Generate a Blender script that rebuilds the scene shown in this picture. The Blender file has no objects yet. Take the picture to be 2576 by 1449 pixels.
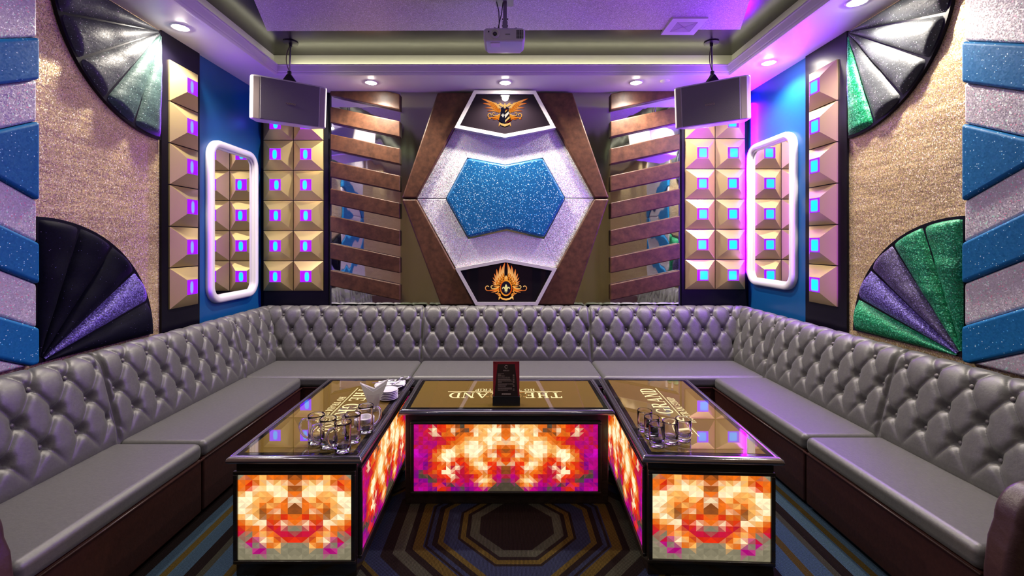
import bpy, math, random
from mathutils import Vector, Matrix, noise
random.seed(7)
PI = math.pi
SC = bpy.context.scene
COL = SC.collection
CX, CY, F, EYE = 1270.0, 610.0, 1120.0, 1.37
W, YB, H = 2.026, 3.71, 2.615
YF = -1.5
FL = .11        # floor level while building; everything is lowered by FL at the end

def at(px, py, d):
    return Vector(((px - CX) * d / F, d, EYE - (py - CY) * d / F))

# ------------------------------------------------------------------ mesh helpers
class MB:
    def __init__(s):
        s.v, s.f, s.mi, s.col, s.uv = [], [], [], [], []
    def add(s, vs, fs, mi=0, col=None, uvs=None):
        b = len(s.v)
        s.v += [Vector(p) for p in vs]
        for k, q in enumerate(fs):
            s.f.append([b + i for i in q]); s.mi.append(mi)
            s.col.append(col if not isinstance(col, list) else [col[i] for i in q])
            s.uv.append([uvs[i] for i in q] if uvs else None)
        return s
    def box(s, x0, x1, y0, y1, z0, z1, mi=0):
        vs = [(x, y, z) for z in (z0, z1) for y in (y0, y1) for x in (x0, x1)]
        return s.add(vs, [(0,2,3,1),(4,5,7,6),(0,1,5,4),(2,6,7,3),(0,4,6,2),(1,3,7,5)], mi)
    def prism(s, pts, off, mi=0, col=None):
        """solid between the polygon pts and the same polygon moved by off"""
        pts = [Vector(p) for p in pts]; off = Vector(off); n = len(pts)
        nrm = Vector((0, 0, 0))
        for i in range(n):
            nrm += pts[i].cross(pts[(i + 1) % n])
        if nrm.dot(off) > 0: pts = pts[::-1]
        vs = pts + [p + off for p in pts]
        fs = [tuple(range(n)), tuple(range(2 * n - 1, n - 1, -1))]
        fs += [(i, i + n, (i + 1) % n + n, (i + 1) % n) for i in range(n)]
        return s.add(vs, fs, mi, col)
    def poly(s, pts, mi=0, col=None):
        return s.add(pts, [tuple(range(len(pts)))], mi, col)
    def lathe(s, prof, c=(0, 0, 0), seg=28, mi=0):
        c = Vector(c); vs = []; n = len(prof)
        for k in range(seg):
            a = 2 * PI * k / seg
            for r, z in prof: vs.append(c + Vector((max(r, 1e-5) * math.cos(a), max(r, 1e-5) * math.sin(a), z)))
        fs = []
        for k in range(seg):
            for i in range(n - 1):
                a, b = k * n + i, ((k + 1) % seg) * n + i
                fs.append((a, b, b + 1, a + 1))
        return s.add(vs, fs, mi)
    def tube(s, path, r, seg=8, mi=0, cap=True, col=None):
        path = [Vector(p) for p in path]; n = len(path); vs = []; up = None
        rs = r if isinstance(r, (list, tuple)) else [r] * n
        for i, p in enumerate(path):
            t = (path[min(i + 1, n - 1)] - path[max(i - 1, 0)]).normalized()
            if up is None:
                up = Vector((0, 0, 1)) if abs(t.z) < .9 else Vector((1, 0, 0))
            a = t.cross(up).normalized(); up = a.cross(t).normalized()
            for k in range(seg):
                q = 2 * PI * k / seg
                vs.append(p + (a * math.cos(q) + up * math.sin(q)) * rs[i])
        fs = [(i * seg + k, i * seg + (k + 1) % seg, (i + 1) * seg + (k + 1) % seg, (i + 1) * seg + k) for i in range(n - 1) for k in range(seg)]
        if cap: fs += [tuple(range(seg))[::-1], tuple(range((n - 1) * seg, n * seg))]
        return s.add(vs, fs, mi, col)
    def grid(s, fn, nu, nv, mi=0):
        vs = [fn(i / nu, j / nv) for j in range(nv + 1) for i in range(nu + 1)]
        fs = [(j * (nu + 1) + i, j * (nu + 1) + i + 1, (j + 1) * (nu + 1) + i + 1, (j + 1) * (nu + 1) + i) for j in range(nv) for i in range(nu)]
        return s.add(vs, fs, mi)
    def xform(s, M):
        s.v = [M @ p for p in s.v]; return s
    def mesh(s, name, mats, smooth=False, org=(0, 0, 0)):
        me = bpy.data.meshes.new(name); o = Vector(org)
        me.from_pydata([p - o for p in s.v], [], s.f)
        for m in (mats if isinstance(mats, (list, tuple)) else [mats]): me.materials.append(m)
        me.polygons.foreach_set('material_index', s.mi)
        me.polygons.foreach_set('use_smooth', [smooth] * len(s.f))
        if any(c is not None for c in s.col):
            at_ = me.color_attributes.new('Col', 'FLOAT_COLOR', 'CORNER'); k = 0
            for c, q in zip(s.col, s.f):
                for j in range(len(q)):
                    cc = (c[j] if isinstance(c, list) else c) or (1, 1, 1)
                    at_.data[k].color = (*cc[:3], 1); k += 1
        if any(u is not None for u in s.uv):
            lay = me.uv_layers.new(name='UVMap'); k = 0
            for u, q in zip(s.uv, s.f):
                for j in range(len(q)):
                    lay.data[k].uv = u[j] if u else (0, 0); k += 1
        me.validate(); me.update()
        return me

def bevel(o, w, seg=3, ang=30):
    m = o.modifiers.new('Bevel', 'BEVEL'); m.width = w; m.segments = seg; m.limit_method = 'ANGLE'; m.angle_limit = math.radians(ang); m.harden_normals = True
    for p in o.data.polygons: p.use_smooth = True
    return o

def struct(name, mb, mats, smooth=False):
    o = bpy.data.objects.new(name, mb.mesh(name, mats, smooth)); COL.objects.link(o)
    o['kind'] = 'structure'; return o

class Thing:
    """an Empty at the base of a thing, with its parts as children (part meshes are given in world space)"""
    def __init__(s, name, label, cat, loc, group=None, rz=0):
        o = s.o = bpy.data.objects.new(name, None); COL.objects.link(o)
        o.empty_display_size = .05; o.location = loc; o.rotation_euler = (0, 0, rz)
        o['label'] = label; o['category'] = cat
        if group: o['group'] = group
        s.loc = Vector(loc)
    def part(s, name, mb, mats, smooth=False, under=None, label=None, local=False):
        o = bpy.data.objects.new(name, mb.mesh(name, mats, smooth, (0, 0, 0) if local else s.loc))
        COL.objects.link(o); o.parent = under or s.o
        if label: o['label'] = label
        return o

def single(name, mb, mats, label, cat, loc=(0, 0, 0), group=None, smooth=False, local=True, rz=0):
    o = bpy.data.objects.new(name, mb.mesh(name, mats, smooth, (0, 0, 0) if local else loc))
    COL.objects.link(o); o.location = loc; o.rotation_euler = (0, 0, rz)
    o['label'] = label; o['category'] = cat
    if group: o['group'] = group
    return o

def dup(root, loc, rz, label, scale=None):
    r = root.copy(); COL.objects.link(r); r.location = loc; r.rotation_euler = (0, 0, rz); r['label'] = label
    for ch in list(root.children):
        c = ch.copy(); COL.objects.link(c); c.parent = r
        for g in list(ch.children):
            d = g.copy(); COL.objects.link(d); d.parent = c
    return r

# ------------------------------------------------------------------ materials
def nodes(name):
    m = bpy.data.materials.new(name); m.use_nodes = True
    nt = m.node_tree
    return m, nt, nt.nodes['Principled BSDF']
def N(nt, t, **kw):
    n = nt.nodes.new(t)
    for k, v in kw.items():
        if k in n.inputs: n.inputs[k].default_value = v
        else: setattr(n, k, v)
    return n
def math_(nt, op, a, b=None):
    n = nt.nodes.new('ShaderNodeMath'); n.operation = op
    for i, x in enumerate((a, b)):
        if x is None: continue
        if isinstance(x, (int, float)): n.inputs[i].default_value = x
        else: nt.links.new(x, n.inputs[i])
    return n.outputs[0]
def ramp(nt, fac, stops, interp='LINEAR'):
    r = nt.nodes.new('ShaderNodeValToRGB'); r.color_ramp.interpolation = interp
    e = r.color_ramp.elements
    while len(e) < len(stops): e.new(.5)
    for el, (p, c) in zip(e, stops): el.position = p; el.color = (*c[:3], 1)
    nt.links.new(fac, r.inputs[0]); return r.outputs[0]
def coords(nt):
    return nt.nodes.new('ShaderNodeNewGeometry').outputs['Position']

def plain(name, col, rough=.5, metal=0, bump=0, scale=60, coat=0, spec=.5, mottled=0, stretch=None, detail=6.0):
    m, nt, b = nodes(name)
    b.inputs['Base Color'].default_value = (*col, 1); b.inputs['Roughness'].default_value = rough
    b.inputs['Metallic'].default_value = metal; b.inputs['Specular IOR Level'].default_value = spec
    if coat: b.inputs['Coat Weight'].default_value = coat; b.inputs['Coat Roughness'].default_value = .04
    if bump or mottled:
        p = coords(nt)
        if stretch:
            mp = N(nt, 'ShaderNodeMapping'); mp.inputs['Scale'].default_value = stretch; nt.links.new(p, mp.inputs[0]); p = mp.outputs[0]
        n = N(nt, 'ShaderNodeTexNoise', Scale=scale, Detail=detail, Roughness=.6); nt.links.new(p, n.inputs['Vector'])
        if bump:
            bm = N(nt, 'ShaderNodeBump', Strength=bump, Distance=.01); nt.links.new(n.outputs[0], bm.inputs['Height']); nt.links.new(bm.outputs[0], b.inputs['Normal'])
        if mottled:
            c0 = tuple(x * (1 - mottled) for x in col); c1 = tuple(min(1, x * (1 + mottled)) for x in col)
            nt.links.new(ramp(nt, n.outputs[0], [(.32, c0), (.68, c1)]), b.inputs['Base Color'])
    return m

def glitter(name, base, flecks, scale=170, rough=.38, metal=.55, amount=.1, wrinkle=0, bumps=.35, vary=.35, wscale=(1.6, 1.6, 7), dot=9.0, spec=.5):
    """sequined / glitter fabric: every cell has its own tilt, a few cells are bright or coloured flecks"""
    m, nt, b = nodes(name); p = coords(nt)
    v = N(nt, 'ShaderNodeTexVoronoi', Scale=float(scale)); nt.links.new(p, v.inputs['Vector'])
    sep = N(nt, 'ShaderNodeSeparateColor'); nt.links.new(v.outputs['Color'], sep.inputs[0])
    dark = tuple(x * (1 - vary) for x in base); light = tuple(min(1, x * (1 + vary)) for x in base)
    c = ramp(nt, sep.outputs[0], [(0, dark), (1, light)])
    fl = ramp(nt, sep.outputs[2], [(i / len(flecks), f) for i, f in enumerate(flecks)], 'CONSTANT')
    fac = math_(nt, 'MULTIPLY', math_(nt, 'GREATER_THAN', sep.outputs[1], 1 - amount), math_(nt, 'LESS_THAN', v.outputs['Distance'], dot))
    mx = N(nt, 'ShaderNodeMix', data_type='RGBA'); nt.links.new(fac, mx.inputs[0]); nt.links.new(c, mx.inputs[6]); nt.links.new(fl, mx.inputs[7])
    nt.links.new(mx.outputs[2], b.inputs['Base Color'])
    # per-cell tilt of the normal
    geo = nt.nodes.new('ShaderNodeNewGeometry')
    sub = N(nt, 'ShaderNodeVectorMath', operation='SUBTRACT'); nt.links.new(v.outputs['Color'], sub.inputs[0]); sub.inputs[1].default_value = (.5, .5, .5)
    sc = N(nt, 'ShaderNodeVectorMath', operation='SCALE'); nt.links.new(sub.outputs[0], sc.inputs[0]); sc.inputs['Scale'].default_value = bumps * 2
    src = geo.outputs['Normal']
    if wrinkle:
        mp = N(nt, 'ShaderNodeMapping'); mp.inputs['Scale'].default_value = wscale; nt.links.new(p, mp.inputs[0])
        n = N(nt, 'ShaderNodeTexNoise', Scale=1.0, Detail=4.0); nt.links.new(mp.outputs[0], n.inputs['Vector'])
        bm = N(nt, 'ShaderNodeBump', Strength=wrinkle, Distance=.05); nt.links.new(n.outputs[0], bm.inputs['Height']); src = bm.outputs[0]
    ad = N(nt, 'ShaderNodeVectorMath', operation='ADD'); nt.links.new(src, ad.inputs[0]); nt.links.new(sc.outputs[0], ad.inputs[1])
    nm = N(nt, 'ShaderNodeVectorMath', operation='NORMALIZE'); nt.links.new(ad.outputs[0], nm.inputs[0]); nt.links.new(nm.outputs[0], b.inputs['Normal'])
    b.inputs['Metallic'].default_value = metal; b.inputs['Roughness'].default_value = rough; b.inputs['Specular IOR Level'].default_value = spec
    return m

def emissive(name, col, strength, attr=False, base=(.02, .02, .02), rough=.2, spec=.5):
    m, nt, b = nodes(name)
    b.inputs['Base Color'].default_value = (*base, 1); b.inputs['Roughness'].default_value = rough
    if attr:
        a = N(nt, 'ShaderNodeVertexColor', layer_name='Col'); nt.links.new(a.outputs[0], b.inputs['Emission Color'])
    else: b.inputs['Emission Color'].default_value = (*col, 1)
    b.inputs['Emission Strength'].default_value = strength
    b.inputs['Specular IOR Level'].default_value = spec
    return m

def lamp_mat(name, rim, core, strength, size, pw=3.0):
    """square backlit lens: violet rim, bluer and hotter filament zone in the middle, a little different in each lamp"""
    m, nt, b = nodes(name)
    uv = N(nt, 'ShaderNodeUVMap', uv_map='UVMap'); oi = N(nt, 'ShaderNodeObjectInfo')
    sx = N(nt, 'ShaderNodeSeparateXYZ'); nt.links.new(uv.outputs[0], sx.inputs[0])
    off = math_(nt, 'MULTIPLY', math_(nt, 'SUBTRACT', oi.outputs['Random'], .5), .22)
    ux = math_(nt, 'ABSOLUTE', math_(nt, 'SUBTRACT', math_(nt, 'SUBTRACT', sx.outputs[0], .52), off))
    uy = math_(nt, 'ABSOLUTE', math_(nt, 'SUBTRACT', sx.outputs[1], .48))
    d = math_(nt, 'POWER', math_(nt, 'ADD', math_(nt, 'POWER', math_(nt, 'DIVIDE', ux, size[0]), pw), math_(nt, 'POWER', math_(nt, 'DIVIDE', uy, size[1]), pw)), 1 / pw)
    c = ramp(nt, d, [(.0, core), (.72, core), (1.0, rim)])
    nt.links.new(c, b.inputs['Emission Color']); b.inputs['Emission Strength'].default_value = strength
    b.inputs['Base Color'].default_value = (.02, .01, .05, 1); b.inputs['Roughness'].default_value = .15
    return m

M = {}
M['leather'] = plain('charcoal_brown_leather', (.080, .077, .070), .46, bump=.10, scale=90, mottled=.14, spec=.9)
b = M['leather'].node_tree.nodes['Principled BSDF']; b.inputs['Sheen Weight'].default_value = .12; b.inputs['Sheen Roughness'].default_value = .45; b.inputs['Sheen Tint'].default_value = (.92, 1, .92, 1)
M['shaded_leather'] = plain('shaded_sofa_leather', (.036, .010, .007), .42, bump=.1, scale=70, mottled=.2)  # same sofa leather, with shade and red panel light put into its colour
M['arm_leather'] = plain('oxblood_leather', (.05, .022, .024), .4, bump=.25, scale=30)
M['brown'] = plain('distressed_brown_leather', (.075, .031, .015), .42, spec=.35, bump=.1, scale=22, mottled=.38)
M['white'] = plain('white_ceiling_paint', (.84, .81, .80), .4)
M['cream'] = plain('cream_cove_paint', (.62, .62, .52), .4)
M['black_gloss'] = plain('black_gloss_ceiling', (.014, .013, .010), .26, bump=.03, scale=40)
M['blue_wall'] = plain('deep_blue_paint', (.006, .085, .27), .3, spec=.5)
M['black_panel'] = plain('black_panel', (.005, .004, .010), .3, spec=.2)
M['gold_tile'] = plain('satin_gold_tile', (.62, .49, .21), .36, metal=.72)
M['pink_frame'] = plain('white_mirror_frame', (.82, .78, .80), .22, coat=.4)
M['mirror'] = plain('mirror_glass', (.9, .9, .9), .012, metal=1)
M['foil_mirror'] = plain('rippled_mirror', (.86, .88, .9), .03, metal=1, bump=.12, scale=4, stretch=(3, 1, .6), detail=0.5)
M['chrome'] = plain('dark_chrome_foil', (.44, .50, .36), .11, metal=1, bump=.5, scale=1.6, stretch=(3.5, 1, .7), detail=1.0)
M['silver'] = glitter('silver_glitter', (.62, .60, .63), [(1, 1, 1), (.9, .25, .45), (.3, .8, .6), (1, 1, 1), (.5, .5, .95), (1, .95, .8)], 240, .5, .15, .2, vary=.25, bumps=.2)
M['silver_wall'] = glitter('silver_glitter_pad', (.60, .54, .58), [(1, 1, 1), (.95, .35, .5), (.5, .9, .7), (1, 1, 1)], 230, .5, .15, .10, vary=.15, bumps=.12)
M['blue'] = glitter('blue_glitter', (.001, .14, .37), [(.5, .85, 1), (.7, .92, 1), (.1, .5, .9)], 150, .5, 0, .10, vary=.05, bumps=.04, dot=.32, spec=.3)
M['blue_centre'] = glitter('blue_glitter_panel', (.0008, .10, .27), [(.5, .85, 1), (.7, .92, 1), (.1, .5, .9)], 137, .5, 0, .16, vary=.06, bumps=.05, dot=.42, spec=.3)
M['gold_cloth'] = glitter('gold_sequin_cloth', (.68, .51, .25), [(1, .85, .5), (.85, .58, .5), (.35, .2, .15), (1, .9, .7)], 250, .42, .5, .26, wrinkle=.28, vary=.28, bumps=.16)
M['velvet_grey'] = glitter('grey_sparkle_velvet', (.055, .060, .068), [(.8, .8, .85), (.5, .8, .7), (.8, .6, .8)], 230, .5, .1, .05, wrinkle=.2, vary=.15, bumps=.06, dot=.35, spec=.3)
M['velvet_teal'] = glitter('teal_grey_sparkle_velvet', (.045, .085, .08), [(.8, .9, .9), (.5, .9, .8)], 230, .5, .1, .05, wrinkle=.2, vary=.15, bumps=.06, dot=.35, spec=.3)
M['velvet_navy'] = glitter('navy_velvet', (.002, .002, .010), [(.2, .2, .6), (.3, .2, .5)], 240, .7, 0, .02, vary=.3, bumps=.03, dot=.3)
M['velvet_purple_sheen'] = glitter('purple_sheen_velvet', (.10, .07, .30), [(.35, .3, .85), (.03, .02, .08), (.25, .2, .7)], 260, .45, .2, .4, wrinkle=.3, vary=.5, bumps=.15)
M['velvet_plum_sheen'] = glitter('plum_sheen_velvet', (.085, .065, .15), [(.3, .25, .6), (.05, .03, .1)], 260, .45, .2, .25, wrinkle=.3, vary=.4, bumps=.12)
M['velvet_green'] = glitter('green_velvet', (.002, .22, .085), [(.02, .42, .2), (.0, .10, .045), (.1, .55, .3)], 260, .45, .2, .35, wrinkle=.5, vary=.45, bumps=.15)
M['velvet_navy'].node_tree.nodes['Principled BSDF'].inputs['Specular IOR Level'].default_value = .12
M['purple_ceiling'] = glitter('sparkle_ceiling_cloth', (.60, .52, .62), [(1, .9, 1), (.7, .6, .9)], 260, .45, .2, .1, vary=.2, bumps=.15)
M['plaque_black'] = plain('black_plaque_glass', (.010, .007, .010), .012, spec=.2)
M['plaque_frame'] = plain('brushed_silver_frame', (.72, .70, .68), .35, metal=.3)
M['table_wood'] = plain('dark_stained_wood', (.016, .012, .009), .2, bump=.03, scale=30, coat=.25, stretch=(1, 1, 8), mottled=.4)
M['rim'] = plain('black_chrome_rim', (.30, .28, .32), .12, metal=.9)
M['border'] = plain('black_glass_border', (.008, .007, .007), .07, coat=.5)
m, nt, b = nodes('bronze_glass_top'); M['top'] = m
b.inputs['Base Color'].default_value = (.175, .112, .026, 1); b.inputs['Roughness'].default_value = .5; b.inputs['Specular IOR Level'].default_value = 0
b.inputs['Coat Weight'].default_value = 1; b.inputs['Coat IOR'].default_value = 2.5; b.inputs['Coat Roughness'].default_value = .015
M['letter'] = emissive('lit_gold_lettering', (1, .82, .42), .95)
M['print'] = emissive('backlit_print', None, .80, attr=True, rough=.7, base=(0, 0, 0), spec=0)
M['speaker_shell'] = plain('silver_speaker_shell', (.62, .58, .60), .32, metal=.15)
M['grille'] = plain('dark_grey_grille', (.13, .115, .13), .5, bump=.3, scale=400)
M['side_trim'] = plain('warm_grey_trim', (.30, .25, .22), .35)
M['black'] = plain('black_plastic', (.008, .008, .009), .35)
M['cable'] = plain('brown_cable', (.10, .05, .05), .5)
M['projector'] = plain('white_projector_shell', (.60, .57, .60), .3)
M['grey_metal'] = plain('grey_metal_pole', (.28, .27, .28), .35, metal=.5)
M['lens'] = plain('dark_lens', (.01, .012, .012), .03, coat=1)
M['china'] = plain('white_china', (.78, .75, .78), .15)
M['paper'] = plain('white_napkin_paper', (.80, .77, .79), .8)
M['steel'] = plain('polished_steel', (.75, .75, .76), .12, metal=1)
M['stud'] = plain('brass_stud', (.75, .55, .25), .25, metal=1)
M['button'] = plain('leather_button', (.12, .11, .108), .33)
M['card'] = plain('black_menu_card', (.012, .006, .007), .3)
M['curtain'] = plain('red_printed_curtain', (.22, .008, .02), .35)
M['ink'] = plain('pale_menu_print', (.55, .42, .40), .5)
M['downlight'] = emissive('downlight_lens', (1, .91, .78), 170)
M['wall_plain'] = plain('dark_side_wall', (.02, .02, .03), .5)
m, nt, b = nodes('clear_glass'); M['glass'] = m
b.inputs['Transmission Weight'].default_value = 1; b.inputs['Roughness'].default_value = 0; b.inputs['IOR'].default_value = 1.47
b.inputs['Base Color'].default_value = (1, .985, 1, 1)
PUR, CYA = (.22, 0, 1.0), (.0, .50, 1.0)
M['lamp_left'] = lamp_mat('violet_lamp_lens', (.16, 0, 1), (.10, .16, 1), 2.2, (.17, .46))
M['lamp_backleft'] = lamp_mat('violet_cyan_lamp_lens', (.16, 0, 1), (0, .33, 1), 2.4, (.22, .46))
M['lamp_right'] = lamp_mat('cyan_lamp_lens', (.16, 0, 1), (0, .33, 1), 2.4, (.40, .45), 9.0)
M['panel_glow'] = emissive('mosaic_lightbox', None, 1.05, attr=True, rough=.08)

m, nt, b = nodes('thin_glass'); M['thin_glass'] = m
tr = nt.nodes.new('ShaderNodeBsdfTransparent'); gl = N(nt, 'ShaderNodeBsdfGlossy', Roughness=.02); lw = N(nt, 'ShaderNodeLayerWeight', Blend=.5); mxs = nt.nodes.new('ShaderNodeMixShader')
tr.inputs[0].default_value = (.96, .95, .97, 1)
nt.links.new(math_(nt, 'ADD', math_(nt, 'MULTIPLY', math_(nt, 'POWER', lw.outputs['Facing'], 4.0), .6), .05), mxs.inputs[0]); nt.links.new(tr.outputs[0], mxs.inputs[1]); nt.links.new(gl.outputs[0], mxs.inputs[2]); nt.links.new(mxs.outputs[0], nt.nodes['Material Output'].inputs[0])
# carpet: octagon rings that grow into stripes
m, nt, b = nodes('octagon_stripe_carpet'); M['carpet'] = m
p = coords(nt); sx = N(nt, 'ShaderNodeSeparateXYZ'); nt.links.new(p, sx.inputs[0])
ax = math_(nt, 'ABSOLUTE', math_(nt, 'SUBTRACT', sx.outputs[0], .052)); ay = math_(nt, 'ABSOLUTE', math_(nt, 'SUBTRACT', sx.outputs[1], 1.985))
r_ = math_(nt, 'MAXIMUM', math_(nt, 'MAXIMUM', ax, ay), math_(nt, 'MULTIPLY', math_(nt, 'ADD', ax, ay), .735))
BR, GR, YE, BL, TE = (.010, .005, .005), (.050, .048, .034), (.078, .050, .010), (.020, .024, .058), (.048, .085, .135)
seq = [(0, BR), (.172, GR), (.214, BR), (.236, YE), (.262, BR), (.274, BL), (.335, YE), (.36, BR), (.386, BL), (.405, BR), (.413, BL), (.425, YE),
       (.465, BR), (.50, GR), (.545, BR), (.60, BL), (.66, YE), (.68, BR), (.70, GR), (.76, TE), (.86, YE), (.90, TE), (.98, BR), (1.08, TE), (1.17, YE), (1.21, TE), (1.29, GR), (1.32, BR), (1.37, TE), (1.44, YE), (1.47, TE), (1.53, BR)]
rs_ = math_(nt, 'DIVIDE', r_, 1.474)
carp = ramp(nt, rs_, [(a / 1.6, c) for a, c in seq], 'CONSTANT')
wv = N(nt, 'ShaderNodeTexWave', Scale=60.0, Distortion=1.5); wv.bands_direction = 'X'; nt.links.new(p, wv.inputs['Vector'])
nz = N(nt, 'ShaderNodeTexNoise', Scale=220.0, Detail=2.0); nt.links.new(p, nz.inputs['Vector'])
tx = math_(nt, 'MULTIPLY', math_(nt, 'ADD', math_(nt, 'MULTIPLY', wv.outputs['Fac'], .9), .35), math_(nt, 'ADD', math_(nt, 'MULTIPLY', nz.outputs[0], 1.2), .3))
vm = N(nt, 'ShaderNodeVectorMath', operation='SCALE'); nt.links.new(carp, vm.inputs[0]); nt.links.new(tx, vm.inputs['Scale'])
nt.links.new(vm.outputs[0], b.inputs['Base Color']); b.inputs['Roughness'].default_value = .95; b.inputs['Specular IOR Level'].default_value = .1
bm = N(nt, 'ShaderNodeBump', Strength=.5, Distance=.004); nt.links.new(tx, bm.inputs['Height']); nt.links.new(bm.outputs[0], b.inputs['Normal'])

# ------------------------------------------------------------------ the setting
struct('floor', MB().box(-W, W, YF, YB, FL - .05, FL), M['carpet'])
T = .06
struct('wall_back', MB().box(-W - T, W + T, YB, YB + T  , FL - .05, 2.95), M['wall_plain'])
g = MB(); g.box(-W - T, -W, 2.75, YB  , FL - .05, 2.95, 0); g.box(-W - T, -W, YF, 2.75  , FL - .05, 2.95, 1)
struct('wall_left', g, [M['blue_wall'], M['gold_cloth']])
g = MB(); g.box(W, W + T, 2.8, YB  , FL - .05, 2.95, 0); g.box(W, W + T, YF, 2.8  , FL - .05, 2.95, 1)
struct('wall_right', g, [M['blue_wall'], M['gold_cloth']])
struct('wall_front', MB().box(-W - T, W + T, YF - T, YF  , FL - .05, 2.95), M['gold_cloth'])
# soffit ring and the raised tray
TX0, TX1, TY0, TY1, TZ = -1.70, 1.67, -.7, 3.31, 2.777
g = MB()
g.box(-W, W, TY1, YB, H, H + .05); g.box(-W, W, YF, TY0, H, H + .05)
g.box(-W, TX0, TY0, TY1, H, H + .05); g.box(TX1, W, TY0, TY1, H, H + .05)
struct('ceiling', g, M['white'])
def ring(mb, prof, mi=0):
    """profile (inset from the tray edge, z) swept round the tray with mitred corners"""
    n = len(prof); vs = []
    for cx, cy, sx_, sy_ in ((TX0, TY0, 1, 1), (TX1, TY0, -1, 1), (TX1, TY1, -1, -1), (TX0, TY1, 1, -1)):
        for o_, z in prof: vs.append((cx + sx_ * o_, cy + sy_ * o_, z))
    fs = [(k * n + i, ((k + 1) % 4) * n + i, ((k + 1) % 4) * n + i + 1, k * n + i + 1) for k in range(4) for i in range(n - 1)]
    return mb.add(vs, fs, mi)
g = ring(MB(), [(-.035, H + .012), (-.008, H - .004), (.004, H - .004), (.010, H + .010), (.010, H + .018), (.014, H + .022), (.022, H + .058), (.028, H + .062), (.028, H + .070), (.016, H + .070), (.010, H + .040), (-.03, H + .040)])
struct('trim_1', g, M['white'])
g = ring(MB(), [(-.035, H + .03), (-.035, TZ + .01)])
struct('trim_2', g, M['cream'])
struct('trim_3', MB().box(TX0 - .06, TX1 + .06, TY0 - .06, TY1 + .06, TZ, TZ + .04), M['black_gloss'])
pan = [(-1.575, 2.95), (1.55, 2.93), (1.418, 2.583), (.80, .55), (-.85, .55), (-1.453, 2.583)]
struct('trim_4', MB().prism([(x, y, TZ) for x, y in pan], (0, 0, -.006)), M['purple_ceiling'])

# ------------------------------------------------------------------ gold lamp tile panels
def frame_axes(o, a, n):
    """matrix taking local (u, v, out) to world for a wall panel"""
    o, a, n = Vector(o), Vector(a), Vector(n); z = Vector((0, 0, 1))
    return Matrix(((a.x, z.x, n.x, o.x), (a.y, z.y, n.y, o.y), (a.z, z.z, n.z, o.z), (0, 0, 0, 1)))

def tile_panel(label, org, a, n, cols, rows, back, lamp, s=.25):
    """org: bottom corner of the tile field; back: (u0,u1,v0,v1) of the black backing"""
    Mx = frame_axes(org, a, n)
    t = Thing('lamp_tile_panel', label, 'wall panel', Mx @ Vector((cols * s / 2, 0, 0)), 'gold tile panels with violet lamps')
    bk = MB().box(back[0], back[1], back[2], back[3], .001, .014).xform(Mx)
    t.part('backing', bk, M['black_panel'])
    q = .047; hgt = .05; e = .003
    for i in range(cols):
        for j in range(rows):
            u0, v0 = i * s + e, j * s + e; u1, v1 = (i + 1) * s - e, (j + 1) * s - e; cu, cv = (u0 + u1) / 2, (v0 + v1) / 2
            b0 = [(u0, v0, .014), (u1, v0, .014), (u1, v1, .014), (u0, v1, .014)]
            b1 = [(x, y, .022) for x, y, _ in b0]
            b2 = [(cu - q, cv - q, hgt + .022), (cu + q, cv - q, hgt + .022), (cu + q, cv + q, hgt + .022), (cu - q, cv + q, hgt + .022)]
            fs = [(k, (k + 1) % 4, 4 + (k + 1) % 4, 4 + k) for k in range(4)] + [(4 + k, 4 + (k + 1) % 4, 8 + (k + 1) % 4, 8 + k) for k in range(4)] + [(8, 9, 10, 11)]
            tl = t.part('tile', MB().add(b0 + b1 + b2, fs).xform(Mx), M['gold_tile'])
            w = q - .002; zz = hgt + .0235
            lv = [(cu - w, cv - w, zz), (cu + w, cv - w, zz), (cu + w, cv + w, zz), (cu - w, cv + w, zz)]
            lb = [(x, y, hgt + .021) for x, y, _ in lv]
            uv = [(0, 0), (1, 0), (1, 1), (0, 1)] * 2
            lm = MB().add(lv + lb, [(0, 1, 2, 3)] + [(4 + k, 4 + (k + 1) % 4, (k + 1) % 4, k) for k in range(4)], 0, None, uv).xform(Mx)
            t.part('lamp', lm, lamp, under=tl)
    return t
ZT = .967
tile_panel('gold tile panel on back wall under the left speaker, two lamps wide', (-2.002, YB, ZT), (1, 0, 0), (0, -1, 0), 2, 6, (-.02, .538, -.165, H - ZT), M['lamp_backleft'])
tile_panel('gold tile panel on back wall under the right speaker, two cyan lamps wide', (1.492, YB, ZT + .012), (1, 0, 0), (0, -1, 0), 2, 6, (-.025, .530, -.175, H - ZT - .012), M['lamp_right'])
tile_panel('single column gold tile panel between gold cloth and blue left wall', (-W, 2.66, ZT), (0, 1, 0), (1, 0, 0), 1, 6, (-.05, .275, -.165, H - ZT), M['lamp_left'])
tile_panel('single column gold tile panel between blue wall and gold cloth on right', (W, 2.935, ZT + .012), (0, -1, 0), (-1, 0, 0), 1, 6, (-.045, .315, -.175, H - ZT - .012), M['lamp_right'])

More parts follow.
